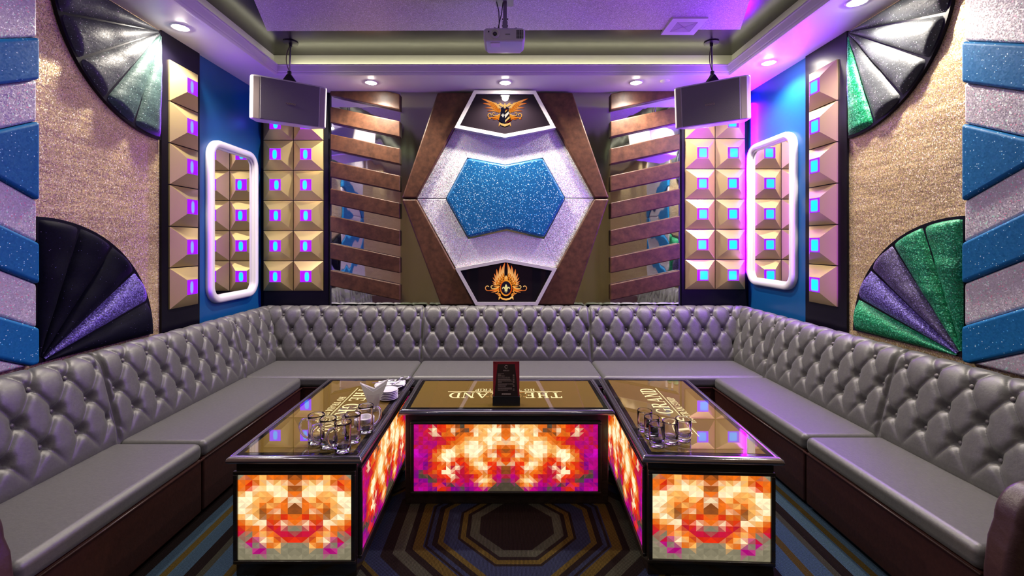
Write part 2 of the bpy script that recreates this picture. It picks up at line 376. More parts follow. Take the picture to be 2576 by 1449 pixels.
# ------------------------------------------------------------------ mirrors in white rounded frames
def rrect(u0, u1, v0, v1, r, n=8):
    pts = []
    for cx, cy, a0 in ((u1 - r, v1 - r, 0), (u0 + r, v1 - r, PI / 2), (u0 + r, v0 + r, PI), (u1 - r, v0 + r, 1.5 * PI)):
        for k in range(n + 1):
            a = a0 + PI / 2 * k / n; pts.append((cx + r * math.cos(a), cy + r * math.sin(a)))
    return pts
def framed_mirror(label, org, a, n, w, h):
    Mx = frame_axes(org, a, n)
    t = Thing('wall_mirror', label, 'mirror', Mx @ Vector((w / 2, 0, 0)), 'white framed mirrors')
    prof = [(0, .0), (0, .026), (.006, .036), (.016, .040), (.034, .040), (.044, .036), (.050, .026), (.050, .020), (.060, .017), (.060, .004)]
    vs = []; L = None
    for ins, z in prof:
        rr = rrect(ins, w - ins, ins, h - ins, max(.12 - ins, .02)); L = len(rr)
        vs += [(x, y, z) for x, y in rr]
    fs = [(i * L + k, i * L + (k + 1) % L, (i + 1) * L + (k + 1) % L, (i + 1) * L + k) for i in range(len(prof) - 1) for k in range(L)]
    t.part('frame', MB().add(vs, fs).xform(Mx), M['pink_frame'], smooth=True)
    rr = rrect(.055, w - .055, .055, h - .055, .065)
    t.part('glass', MB().prism([(x, y, .004) for x, y in rr], (0, 0, .006)).xform(Mx), M['mirror'])
framed_mirror('white rounded mirror on the blue wall left of the back corner', (-W, 3.013, .945), (0, 1, 0), (1, 0, 0), .59, 1.14)
framed_mirror('white rounded mirror on the blue wall right of the back corner', (W, 3.675, 1.03), (0, -1, 0), (-1, 0, 0), .60, 1.13)

# ------------------------------------------------------------------ slatted mirror panels on the back wall
def clip(poly, a, b, c):
    """keep a*x+b*y<=c"""
    out = []
    for i in range(len(poly)):
        p, q = poly[i], poly[(i + 1) % len(poly)]
        dp, dq = a * p[0] + b * p[1] - c, a * q[0] + b * q[1] - c
        if dp <= 0: out.append(p)
        if dp * dq < 0:
            t_ = dp / (dp - dq); out.append((p[0] + (q[0] - p[0]) * t_, p[1] + (q[1] - p[1]) * t_))
    return out
def z_at(py, d): return EYE - (py - CY) * d / F
def x_at(px, d): return (px - CX) * d / F
DS = 3.655
def slat_panel(label, px0, px1, side):
    x0, x1 = x_at(px0, DS), x_at(px1, DS)
    t = Thing('slatted_mirror', label, 'wall panel', ((x0 + x1) / 2, YB, .78), 'brown slats over mirror')
    t.part('mirror', MB().box(x0 - .003, x1 + .003, 3.697, YB - .001, .845, H), M['foil_mirror'])
    for k in range(8):
        hi = 199 + 68.6 * k; lo = hi + 40.4   # at the outer edge
        dy = 36.8
        if side < 0: pts = [(x0, hi), (x1, hi + dy), (x1, lo + dy), (x0, lo)]
        else: pts = [(x0, hi + dy), (x1, hi), (x1, lo), (x0, lo + dy)]
        pts = [(x, z_at(y, DS)) for x, y in pts]
        pts = clip(pts, 0, 1, H - .001)
        if len(pts) < 3: continue
        o = t.part('slat', MB().prism([(x, 3.697, z) for x, z in pts], (0, -.042, 0)), M['brown'])
        bevel(o, .009, 3)
slat_panel('mirror with brown leather slats sloping down to the right', 830, 1006, -1)
slat_panel('mirror with brown leather slats sloping up to the right', 1536, 1711, 1)

# ------------------------------------------------------------------ hexagon centrepiece
t = Thing('hexagon_centrepiece', 'brown leather hexagon with silver glitter and blue centre on chrome', 'wall panel', (0, YB, .8))
t.part('chrome_backing', MB().box(x_at(1008, 3.7), x_at(1535, 3.7), 3.694, YB - .001, .845, H), M['chrome'], label='dark rippled chrome backing')
def z6(p, d):   # from the enlarged crop used to read off the centrepiece
    return at(800 + p[0] / 2.498, 200 + p[1] / 2.498, d)
def slab(name, pts, d0, d1, mat, bw=.012, seg=3):
    """front face drawn at depth d1, solid back to d0"""
    w = [z6(p, d1) for p in pts]
    o = t.part(name, MB().prism(w, (0, d0 - d1, 0)), mat)
    bevel(o, bw, seg); return o
BD = 3.642
for nm, q in (('leather_band', [(750, 80), (978, 80), (620, 746), (525, 746)]), ('leather_band', [(525, 752), (620, 752), (984, 1418), (770, 1418)]),
              ('leather_band', [(1600, 80), (1372, 80), (1736, 744), (1830, 744)]), ('leather_band', [(1830, 750), (1738, 750), (1372, 1418), (1608, 1418)])):
    slab(nm, q, 3.695, BD, M['brown'], .014)
SD = 3.668
sil = [[(622, 747), (803, 747), (938, 492), (860, 310)], [(860, 310), (938, 492), (1178, 537), (1413, 492), (1494, 310), (1175, 372)], [(1494, 310), (1413, 492), (1553, 744), (1736, 744)],
       [(1736, 749), (1553, 747), (1420, 1003), (1506, 1184)], [(1506, 1184), (1420, 1003), (1185, 950), (943, 1003), (864, 1184), (1178, 1130)], [(864, 1184), (943, 1003), (803, 751), (622, 751)]]
for q in sil: slab('silver_panel', q, 3.69, SD, M['silver'], .004, 2)
slab('blue_panel', [(938, 492), (1178, 537), (1413, 492), (1553, 746), (1420, 992), (1185, 938), (943, 992), (803, 748)], 3.68, 3.628, M['blue_centre'], .02, 4)

# plaques with crests
def lerp(a, b, k): return tuple(a[i] + (b[i] - a[i]) * k for i in range(3))
PALE, GOLD, ORNG, RED = (1.0, .60, .20), (.85, .30, .03), (.72, .085, .002), (.30, .008, .002)
def plaque(label, outer, d, inset, crest):
    w = [z6(p, d) for p in outer]; n = len(w)
    c = sum(w, Vector()) / n
    t2 = Thing('crest_plaque', label, 'plaque', (c.x, YB, min(p.z for p in w)))
    p2 = [(p.x, p.z) for p in w]
    if sum(p2[i][0] * p2[(i + 1) % n][1] - p2[(i + 1) % n][0] * p2[i][1] for i in range(n)) < 0: p2 = p2[::-1]
    inn = []
    for i in range(n):     # inset polygon
        a, b_, c_ = Vector(p2[i - 1]), Vector(p2[i]), Vector(p2[(i + 1) % n])
        e1, e2 = (b_ - a).normalized(), (c_ - b_).normalized()
        n1, n2 = Vector((-e1.y, e1.x)), Vector((-e2.y, e2.x))
        bis = (n1 + n2).normalized(); inn.append(b_ + bis * (inset / max(bis.dot(n1), .3)))
    vs = [(x, 3.69, z) for x, z in p2] + [(x, d, z) for x, z in p2] + [(x, d, z) for x, z in inn] + [(x, d + .014, z) for x, z in inn]
    fs = [(k * n + i, k * n + (i + 1) % n, (k + 1) * n + (i + 1) % n, (k + 1) * n + i) for k in range(3) for i in range(n)]
    t2.part('frame', MB().add(vs, fs), M['plaque_frame'])
    t2.part('plaque_glass', MB().prism([(x, 3.69, z) for x, z in inn], (0, d + .012 - 3.69, 0)), M['plaque_black'])
    crest(t2, d + .0105)
def leaf(mb, to, p0, p1, w, c0, c1, bend=0.0, n=8, fat=.45):
    p0, p1 = Vector(p0), Vector(p1); ax = p1 - p0; L = ax.length; nn = Vector((-ax.y, ax.x)) / L
    pts, cols = [], []
    for s_ in (1, -1):
        rng = range(n + 1) if s_ == 1 else range(n - 1, 0, -1)
        for i in rng:
            k = i / n; ww = w * (math.sin(PI * min(1, k ** fat)) ** .7 if 0 < k < 1 else 0)
            pts.append(p0 + ax * k + nn * (s_ * ww + bend * L * math.sin(PI * k))); cols.append(lerp(c0, c1, k))
    cen = p0 + ax * .45 + nn * bend * L; 
    vs = [to(p) for p in pts]; m_ = len(vs); vs.append(to(cen)); cols.append(lerp(c0, c1, .45))
    mb.add(vs, [(i, (i + 1) % m_, m_) for i in range(m_)], 0, cols)
def band(mb, to, path, w, c0, c1):
    n = len(path); vs, cols = [], []
    ws = w if isinstance(w, list) else [w] * n
    for i, p in enumerate(path):
        a, b_ = Vector(path[max(i - 1, 0)]), Vector(path[min(i + 1, n - 1)]); e = (b_ - a).normalized(); nn = Vector((-e.y, e.x))
        vs += [to(Vector(p) + nn * ws[i]), to(Vector(p) - nn * ws[i])]; cols += [lerp(c0, c1, i / (n - 1))] * 2
    mb.add(vs, [(2 * i, 2 * i + 1, 2 * i + 3, 2 * i + 2) for i in range(n - 1)], 0, cols)
def spiral(c, r0, r1, a0, a1, n=18):
    return [(c[0] + (r0 + (r1 - r0) * k / n) * math.cos(a0 + (a1 - a0) * k / n), c[1] + (r0 + (r1 - r0) * k / n) * math.sin(a0 + (a1 - a0) * k / n)) for k in range(n + 1)]
def lily(mb, to, c, s, col):
    x, y = c
    leaf(mb, to, (x, y + .45 * s), (x, y - .6 * s), .22 * s, col, col, 0, 8, .8)
    for q in (-1, 1):
        band(mb, to, [(x + q * .1 * s, y + .35 * s), (x + q * .2 * s, y - .02 * s), (x + q * .42 * s, y - .12 * s), (x + q * .55 * s, y + .05 * s), (x + q * .5 * s, y + .16 * s)], [.05 * s, .11 * s, .1 * s, .06 * s, .01 * s], col, col)
        leaf(mb, to, (x, y + .3 * s), (x + q * .28 * s, y + .48 * s), .07 * s, col, col)
    leaf(mb, to, (x, y + .3 * s), (x, y + .7 * s), .09 * s, col, col)
def mk(t2, name, fn, d, lay):
    mb = MB(); fn(mb, lambda p, d_=d - lay * .0006: p)
def crest_top(t2, d):
    def conv(lay): return lambda p: at(1180 + p[0] / 13.17, 230 + p[1] / 13.17, d - lay * .0007)
    for q in (1, -1):
        X = lambda x: 1185 + q * (x - 1185)
        mb = MB()
        for (bx, by), (tx_, ty), w in (((1330, 640), (1770, 655), 42), ((1340, 600), (1850, 545), 46), ((1370, 560), (1922, 390), 50), ((1400, 540), (1962, 236), 52)):
            leaf(mb, conv(1), (X(bx), by), (X(tx_), ty), w, PALE, lerp(ORNG, RED, .35), -.05 * q)
        rows = [[(1430, 545), (1480, 480), (1550, 420), (1640, 375)], [(1400, 600), (1460, 545), (1530, 490), (1600, 440), (1680, 390)], [(1370, 640), (1430, 610), (1500, 565), (1570, 520), (1630, 470)], [(1350, 600), (1400, 660), (1470, 640), (1540, 600)]]
        for r in rows:
            for (x, y) in r: leaf(mb, conv(2), (X(x - 45), y + 40), (X(x + 45), y - 30), 26, GOLD, lerp(ORNG, RED, .6))
        band(mb, conv(3), [(X(1330), 560), (X(1400), 480), (X(1480), 400), (X(1560), 370), (X(1690), 345)], [18, 24, 22, 16, 4], PALE, GOLD)
        t2.part('wing', mb, M['print'], label='glowing orange wing')
        mb = MB()
        band(mb, conv(2), [(X(1330), 780), (X(1450), 850), (X(1560), 870)] + [(X(x), y) for x, y in spiral((1670, 780), 95, 18, 1.4, -3.6)], [14] * 22, GOLD, PALE)
        band(mb, conv(3), [(X(1340), 740), (X(1430), 790)] + [(X(x), y) for x, y in spiral((1545, 740), 62, 14, 1.6, -3.2)], 11, PALE, GOLD)
        for p0, p1 in (((1340, 800), (1640, 890)), ((1350, 830), (1590, 940)), ((1330, 760), (1720, 860)), ((1370, 900), (1420, 960)), ((1650, 880), (1745, 905))):
            leaf(mb, conv(1), (X(p0[0]), p0[1]), (X(p1[0]), p1[1]), 26, GOLD, ORNG, .1 * q)
        leaf(mb, conv(2), (X(1225), 500), (X(1455), 440), 42, PALE, PALE, -.15 * q)
        leaf(mb, conv(2), (X(1290), 440), (X(1400), 385), 16, PALE, PALE, -.2 * q)
        t2.part('scrollwork', mb, M['print'], label='gold scrollwork')
    mb = MB(); S = conv(4)
    NV = (.012, .012, .03)
    mb.poly([S(p) for p in [(1185, 575), (1150, 570), (1140, 520), (1060, 540), (1055, 640), (1040, 740), (985, 960), (1185, 1080)]], 0, NV)
    mb.poly([S(p) for p in [(1185, 575), (1220, 570), (1230, 520), (1310, 540), (1315, 640), (1330, 740), (1390, 960), (1185, 1080)]], 0, (.02, .012, .016))
    S = conv(5)
    for q, c in (([(1190, 700), (1190, 650), (1270, 590), (1255, 640)], (.75, .45, .12)), ([(1190, 890), (1190, 770), (1310, 660), (1318, 740)], (1, .9, .75)), ([(1190, 1030), (1190, 960), (1335, 815), (1350, 880)], (.95, .6, .22)), ([(1190, 610), (1270, 590), (1240, 625)], (.6, .01, .01)), ([(1195, 1060), (1350, 960), (1375, 970), (1300, 1010)], (.35, 0, .01))):
        mb.poly([S(p) for p in q], 0, c)
    lily(mb, S, (1122, 790), 110, (.95, .85, .75))
    lily(mb, S, (1185, 470), 150, PALE)
    t2.part('shield', mb, M['print'], label='dark shield with diagonal stripes and a lily')
    mb = MB()
    band(mb, conv(4), [(1000, 1030), (1080, 1090), (1185, 1120), (1290, 1090), (1370, 1030)], [8, 34, 42, 34, 8], PALE, PALE)
    for q in (1, -1): leaf(mb, conv(3), (1185 + q * 165, 1050), (1185 + q * 200, 1165), 24, PALE, GOLD)
    t2.part('ribbon', mb, M['print'], label='pale ribbon')
def crest_bottom(t2, d):
    def conv(lay): return lambda p: at(1180 + p[0] / 11.15, 640 + p[1] / 11.15, d - lay * .0007)
    for q in (1, -1):
        X = lambda x: 1037 + q * (x - 1037)
        mb = MB()
        for (bx, by), (tx_, ty), w in (((1290, 850), (1420, 815), 22), ((1260, 830), (1432, 740), 26), ((1240, 800), (1412, 640), 32), ((1230, 780), (1372, 530), 38), ((1210, 740), (1302, 405), 44), ((1170, 680), (1188, 305), 48), ((1130, 640), (1066, 228), 48)):
            leaf(mb, conv(1), (X(bx), by), (X(tx_), ty), w, PALE, lerp(ORNG, RED, .3), .06 * q)
        for r, s_ in (([(1110, 560), (1150, 600), (1195, 650), (1240, 700), (1280, 760), (1300, 815)], 1), ([(1090, 620), (1135, 660), (1175, 705), (1215, 755), (1245, 810)], .8), ([(1085, 680), (1130, 720), (1170, 770), (1200, 830)], .7)):
            for x, y in r: leaf(mb, conv(2), (X(x - 10), y + 55 * s_), (X(x + 18), y - 55 * s_), 24 * s_, GOLD, lerp(ORNG, RED, .6))
        t2.part('wing', mb, M['print'], label='glowing orange wing')
        mb = MB()
        band(mb, conv(2), [(X(1220), 960), (X(1330), 1010), (X(1440), 1015)] + [(X(x), y) for x, y in spiral((1550, 935), 80, 40, 1.5, -2.4)], [10] * 22, ORNG, PALE)
        band(mb, conv(3), [(X(1220), 900), (X(1300), 940)] + [(X(x), y) for x, y in spiral((1420, 905), 52, 20, 1.7, -2.4)], 9, PALE, PALE)
        for p0, p1 in (((1230, 930), (1500, 1000)), ((1230, 980), (1460, 1060)), ((1220, 890), (1400, 880)), ((1190, 1110), (1350, 1080)), ((1180, 1130), (1270, 1160)), ((1230, 1010), (1290, 1090))):
            leaf(mb, conv(1), (X(p0[0]), p0[1]), (X(p1[0]), p1[1]), 20, GOLD, lerp(ORNG, PALE, .3), .08 * q)
        t2.part('scrollwork', mb, M['print'], label='gold scrollwork')
    mb = MB(); S = conv(4)
    el = [(1037 + 175 * math.cos(2 * PI * k / 40), 940 + 228 * math.sin(2 * PI * k / 40)) for k in range(40)]
    e2 = [(1037 + 142 * math.cos(2 * PI * k / 40), 940 + 188 * math.sin(2 * PI * k / 40)) for k in range(40)]
    vs = [S(p) for p in el + e2]
    mb.add(vs, [(k, (k + 1) % 40, 40 + (k + 1) % 40, 40 + k) for k in range(40)], 0, [lerp(GOLD, lerp(ORNG, RED, .3), .5 + .5 * math.sin(4 * PI * k / 40 + 1)) for k in range(40)] * 2)
    mb.poly([S(p) for p in e2], 0, (.012, .008, .02))
    lily(mb, conv(5), (1037, 945), 190, (.80, .66, .28))
    leaf(mb, S, (1037, 720), (1037, 585), 42, GOLD, PALE)
    t2.part('medallion', mb, M['print'], label='oval medallion with a gold lily')
    mb = MB(); band(mb, conv(4), [(850, 1180), (930, 1240), (1037, 1265), (1145, 1240), (1225, 1180)], [22, 24, 24, 24, 22], GOLD, PALE)
    for q in (1, -1): leaf(mb, conv(3), (1037 + q * 180, 1195), (1037 + q * 205, 1275), 20, PALE, GOLD)
    t2.part('ribbon', mb, M['print'], label='gold ribbon')
plaque('upper black plaque, winged crest with striped shield in a silver frame', [(980, 68), (1368, 70), (1495, 303), (1175, 365), (857, 303)], 3.60, .028, crest_top)
plaque('lower black plaque, upright winged crest with oval medallion, silver frame', [(862, 1187), (1178, 1128), (1502, 1187), (1380, 1419), (990, 1419)], 3.60, .026, crest_bottom)

# ------------------------------------------------------------------ fans on the side walls
def fan(label, side, yc, zc, R, a0, mats, group):
    """quarter fan of five padded wedges; angles measured from +y towards +z"""
    t = Thing('padded_fan', label, 'wall ornament', (side * W, yc, zc), group)
    P = lambda r, a, h: Vector((side * (W - h), yc + r * math.cos(a), zc + r * math.sin(a)))
    n = 24
    arc = [P(R + .012, a0 + PI / 2 * k / n, .001) for k in range(n + 1)]
    t.part('backing', MB().prism([P(0, a0, .001)] + arc, (-side * .018, 0, 0)), M['black_panel'])
    for i, mt in enumerate(mats):
        b0, b1 = a0 + PI / 10 * i + .006, a0 + PI / 10 * (i + 1) - .006
        def fn(u, v):
            r = .03 + (R - .03) * v; a = b0 + (b1 - b0) * u
            e = math.sin(PI * u) ** .55 if 0 < u < 1 else 0
            rim = min(1, (1 - v) / .06); rim = math.sqrt(max(0, 1 - (1 - rim) ** 2))
            wrk = .004 * noise.noise(Vector((r * 12, a * 4, i * 3.1 + yc)))
            return P(r, a, .016 + (.034 * e * rim * (.35 + .65 * min(1, v * 2)) + (wrk if 0 < u < 1 and v < 1 else 0)))
        mb = MB().grid(fn, 14, 40)
        o = t.part('wedge', mb, mt, smooth=True)
    return t
VG, VT, VN, VP, VE, VL = (M[k] for k in ('velvet_grey', 'velvet_teal', 'velvet_navy', 'velvet_purple_sheen', 'velvet_green', 'velvet_plum_sheen'))  # on the fans, the velvet's angle-dependent sheen is set as fixed wedge colours
G1 = 'padded fans on the gold cloth'
fan('grey sparkling quarter fan high on the left gold wall', -1, 2.60, 2.60, .62, PI, [VG, VG, VG, VT, VT], G1)
fan('navy quarter fan with one violet-glinting wedge low on the left wall', -1, 1.91, .85, .62, 0, [VN, VP, VN, VN, VN], G1)
fan('grey quarter fan with one wedge shining bright green, high on the right wall', 1, 2.605, 2.60, .61, PI, [VG, VG, VG, VG, VE], G1)
fan('green and violet shimmering quarter fan low on the right gold wall', 1, 1.945, .865, .61, 0, [VE, VP, VL, VE, VE], G1)

# ------------------------------------------------------------------ chevron panels nearest the camera
def chevron(label, side, y1):
    t = Thing('chevron_panel', label, 'wall panel', (side * W, y1 - .4, .5), 'blue and silver chevron panels')
    ax = 1.715; Z = [2.62, 2.245, 2.065, 1.887, 1.548, 1.367, 1.192, 1.005, .836, .55]
    cols = ['s', 'b', 's', 'b', 's', 'b', 's', 'b', 's']
    for k, c in enumerate(cols):
        for half in ((1,) if k <= 3 else (-1,)):
            za, zb = Z[k], Z[k + 1]
            ex = .62
            if half == 1: poly = [(y1, zb), (y1, za + (.5 if k == 0 else 0)), (y1 - 1, za - .5 + (.5 if k == 0 else 0)), (y1 - 1, zb - .5)]
            else: poly = [(y1, zb - (.5 if k == 8 else 0)), (y1, za), (y1 - 1, za + .5), (y1 - 1, zb + .5 - (.5 if k == 8 else 0))]
            poly = clip(poly, 0, -half, -half * ax)
            poly = clip(poly, 0, 1, H - .004); poly = clip(poly, 0, -1, -.852); poly = clip(poly, -1, 0, -(y1 - .85))
            if k == 3: poly = [(y1, za), (y1, zb), (y1 - .34, ax)]
            if len(poly) < 3: continue
            th = .045 if c == 'b' else .032
            o = t.part('stripe', MB().prism([(side * (W - .002), y, z) for y, z in poly], (-side * th, 0, 0)), M['blue'] if c == 'b' else M['silver_wall'])
            bevel(o, .014, 3)
chevron('blue and silver padded chevron panel at the left edge of the room', -1, 1.90)
chevron('blue and silver padded chevron panel at the right edge of the room', 1, 1.935)

# ------------------------------------------------------------------ front wall, seen only in the mirrors
for x, lab in ((-.95, 'blue column of silver diamonds seen in the left slatted mirror'), (1.0, 'blue column of silver diamonds seen in the right slatted mirror')):
    t = Thing('diamond_panel', lab, 'wall panel', (x, YF, 0), 'diamond columns on the front wall')
    t.part('board', MB().box(x - .2, x + .2, YF + .002, YF + .03, FL, H - .005), M['blue'])
    for k in range(5):
        z = .3 + .5 * k
        t.part('diamond', MB().prism([(x, YF + .03, z - .22), (x + .12, YF + .03, z), (x, YF + .03, z + .22), (x - .12, YF + .03, z)], (0, .015, 0)), M['silver_wall'])
for x, lab in ((-.6, 'green velvet strip right of the reflected left diamonds'), (.62, 'green velvet strip left of the reflected right diamonds')):
    single('velvet_strip', MB().box(-.08, .08, .002, .04, .11, H - .005), M['velvet_green'], lab, 'wall panel', (x, YF, 0), 'green strips on the front wall')

# ------------------------------------------------------------------ sofa
PROF = [(.245, .43), (.235, .50), (.205, .62), (.180, .72), (.166, .78), (.152, .815), (.134, .835), (.115, .846), (.095, .848), (.080, .842)]
def prof_fn():
    # smooth curve through the profile, by arc length
    P = [Vector((p[0], p[1])) for p in PROF]; pts = []
    for i in range(len(P) - 1):
        p0, p1, p2, p3 = P[max(i - 1, 0)], P[i], P[i + 1], P[min(i + 2, len(P) - 1)]
        for k in range(10):
            q = k / 10
            pts.append(.5 * ((2 * p1) + (p2 - p0) * q + (2 * p0 - 5 * p1 + 4 * p2 - p3) * q * q + (3 * p1 - p0 - 3 * p2 + p3) * q ** 3))
    pts.append(P[-1])
    L = [0]
    for a, b_ in zip(pts, pts[1:]): L.append(L[-1] + (b_ - a).length)
    return pts, L
PP, PL = prof_fn()
PLEN = PL[-1]
def prof_at(v):
    for i in range(len(PL) - 1):
        if v <= PL[i + 1] or i == len(PL) - 2:
            k = (v - PL[i]) / max(PL[i + 1] - PL[i], 1e-9); p = PP[i].lerp(PP[i + 1], k)
            tg = (PP[min(i + 2, len(PP) - 1)] - PP[max(i - 1, 0)]).normalized()
            return p, Vector((tg.y, -tg.x))
def v_of_z(z):
    for i in range(len(PP) - 1):
        if PP[i].y <= z <= PP[i + 1].y: return PL[i] + (PL[i + 1] - PL[i]) * (z - PP[i].y) / (PP[i + 1].y - PP[i].y)
VR = [v_of_z(.795), v_of_z(.685), v_of_z(.572)]   # button rows, top to bottom
RB = (VR[2] - VR[0]) / -2 if VR[2] > VR[0] else (VR[0] - VR[2]) / 2
def sstep(x): x = max(0, min(1, x)); return x * x * (3 - 2 * x)
def back_height(u, v, L, pitch, ph):
    w = (VR[1] - v) / RB; uu = (u - ph) / pitch
    s_, t_ = uu + w / 2, uu - w / 2
    fs, ft = (math.sqrt((q - round(q)) ** 2 + .018 ** 2) - .012 for q in (s_, t_))
    pil = lambda f: 1 - (1 - 2 * f) ** 5.0
    fade = 1 - sstep((abs(w) - 1.25) / (.9 if w < 0 else .75))
    h = .017 * (pil(fs) * pil(ft)) ** .5
    h = h * (.25 + .75 * fade) if fade < 1 else h
    base = .006 * (1 - fade)
    h = h + base
    if abs(round(s_) - round(t_)) <= 1:
        du = (uu - (round(s_) + round(t_)) / 2) * pitch; dw = (w - (round(s_) - round(t_))) * RB
        h -= (.015 if round(s_) - round(t_) < 0 else .028) * math.exp(-(du * du + dw * dw) / .024 ** 2)
    e = min(u, L - u)
    h = h * sstep(e / .022 + .0) - .007 * (1 - sstep(e / .016))
    bt = sstep(v / .05); h = h * bt
    return h
def seat_block(x0, x1, y0, y1, z0, z1, r=.035, corner=None):
    return MB().box(x0, x1, y0, y1, z0, z1)
BUT = MB().lathe([(0, .008), (.004, .0075), (.0085, .005), (.0105, .001), (.0095, -.004)], seg=14).mesh('button', M['button'], True)
def backrest(t, origin, along, out, L, ph, pitch=.154, keep=lambda u, d: True):
    """tufted upholstered back; origin on the wall line at floor level"""
    origin, along, out = Vector(origin), Vector(along), Vector(out)
    def fn(a, b_):
        u, v = a * L, b_ * PLEN; p, nn = prof_at(v); h = back_height(u, v, L, pitch, ph)
        d, z = p.x + nn.x * h, p.y + nn.y * h
        return origin + along * u + out * d + Vector((0, 0, z))
    nu, nv = max(12, int(L / .0052)), 116
    mb = MB().grid(fn, nu, nv)
    # close: ends and back
    for k in (0, 1):
        ids = [j * (nu + 1) + (nu if k else 0) for j in range(nv + 1)]
        b_ = len(mb.v); u = L * k
        mb.v += [origin + along * u + out * .08 + Vector((0, 0, .83)), origin + along * u + out * .08 + Vector((0, 0, .42))]
        f = ids + [b_, b_ + 1]
        mb.f.append(f if k else f[::-1]); mb.mi.append(0); mb.col.append(None); mb.uv.append(None)
    if along.cross(out).z > 0: mb.f = [q[::-1] for q in mb.f]
    o = t.part('backrest', mb, M['leather'], smooth=True)
    for r in range(3):
        w = r - 1
        i0, i1 = -2, int(L / pitch) + 3
        for i in range(i0, i1):
            u = ph + pitch * (i + (.5 if w else 0))
            if u < .035 or u > L - .035: continue
            p, nn = prof_at(VR[r])
            if not keep(u, p.x): continue
            h = back_height(u, VR[r], L, pitch, ph) + .007
            pos = origin + along * u + out * (p.x + nn.x * h) + Vector((0, 0, p.y + nn.y * h))
            nw = (out * nn.x + Vector((0, 0, nn.y))).normalized()
            bo = bpy.data.objects.new('button', BUT); COL.objects.link(bo); bo.parent = o
            bo.location = pos - t.loc; bo.rotation_mode = 'QUATERNION'; bo.rotation_quaternion = nw.to_track_quat('Z', 'Y')
SH = .45
def seat(t, x0, x1, y0, y1, plinth):
    g_ = .002
    o = t.part('seat', MB().box(x0 + g_, x1 - g_, y0 + g_, y1 - g_, .372, SH), M['leather']); bevel(o, .028, 5)
    o = t.part('base', MB().box(x0 + g_ + .004, x1 - g_ - .004, y0 + g_ + .004, y1 - g_ - .004, FL + .02, .374), M['shaded_leather']); bevel(o, .008, 2)
    # welt cord between seat and base
    q = plinth
    o = t.part('plinth', MB().box(q[0], q[1], q[2], q[3], FL, FL + .03), M['black'])
def welt(t, p0, p1):
    t.part('welt', MB().tube([p0, p1], .005, 8), M['shaded_leather'], smooth=True)
SXL, SXR, SYB = -1.388, 1.426, 3.05
g_ = 'tufted sofa sections round the tables'
# back row
t = Thing('sofa_section', 'middle tufted grey section against the back wall', 'sofa', (0, 3.4, FL), g_)
backrest(t, (-.65, YB, 0), (1, 0, 0), (0, -1, 0), 1.325, .155 + .077, .153)
seat(t, -.65, .675, SYB, 3.49, (-.60, .62, SYB + .08, 3.6)); welt(t, (-.64, SYB + .001, .373), (.668, SYB + .001, .373))
t = Thing('sofa_section', 'tufted grey corner section in the back left corner', 'sofa', (-1.3, 3.4, FL), g_)
backrest(t, (-W + .09, YB, 0), (1, 0, 0), (0, -1, 0), W - .65 - .09, .03 - .09, .1535, keep=lambda u, d: u + .09 > d + .045)
backrest(t, (-W, 3.05, 0), (0, 1, 0), (1, 0, 0), YB - 3.05 - .09, .12, .150, keep=lambda u, d: u < YB - 3.05 - d - .02)
seat(t, -1.80, -.65, SYB, 3.49, (-1.75, -.70, SYB + .08, 3.6)); welt(t, (-1.385, SYB + .001, .373), (-.652, SYB + .001, .373))
t = Thing('sofa_section', 'tufted grey corner section in the back right corner', 'sofa', (1.3, 3.4, FL), g_)
backrest(t, (.675, YB, 0), (1, 0, 0), (0, -1, 0), W - .675 - .09, .135, .1525, keep=lambda u, d: u < W - .675 - d - .04)
backrest(t, (W, 3.05, 0), (0, 1, 0), (-1, 0, 0), YB - 3.05 - .09, .11, .150, keep=lambda u, d: u < YB - 3.05 - d - .02)
seat(t, .675, 1.80, SYB, 3.49, (.72, 1.75, SYB + .08, 3.6)); welt(t, (.678, SYB + .001, .373), (1.42, SYB + .001, .373))
# side runs
YM_L, YM_R, YA, YAL = 2.055, 2.125, 1.335, 1.262
t = Thing('sofa_section', 'left side tufted section below the blue wall and tile column', 'sofa', (-1.7, 2.55, FL), g_)
backrest(t, (-W, YM_L, 0), (0, 1, 0), (1, 0, 0), 3.05 - YM_L, .05, .145)
seat(t, -1.80, SXL, YM_L, SYB, (-1.9, SXL - .08, YM_L + .02, SYB - .02)); welt(t, (SXL - .001, YM_L, .373), (SXL - .001, SYB, .373))
t = Thing('sofa_section', 'right side tufted section below the blue wall and tile column', 'sofa', (1.7, 2.55, FL), g_)
backrest(t, (W, YM_R, 0), (0, 1, 0), (-1, 0, 0), 3.05 - YM_R, .05, .145)
seat(t, SXR, 1.80, YM_R, SYB, (SXR + .08, 1.9, YM_R + .02, SYB - .02)); welt(t, (SXR + .001, YM_R, .373), (SXR + .001, SYB, .373))
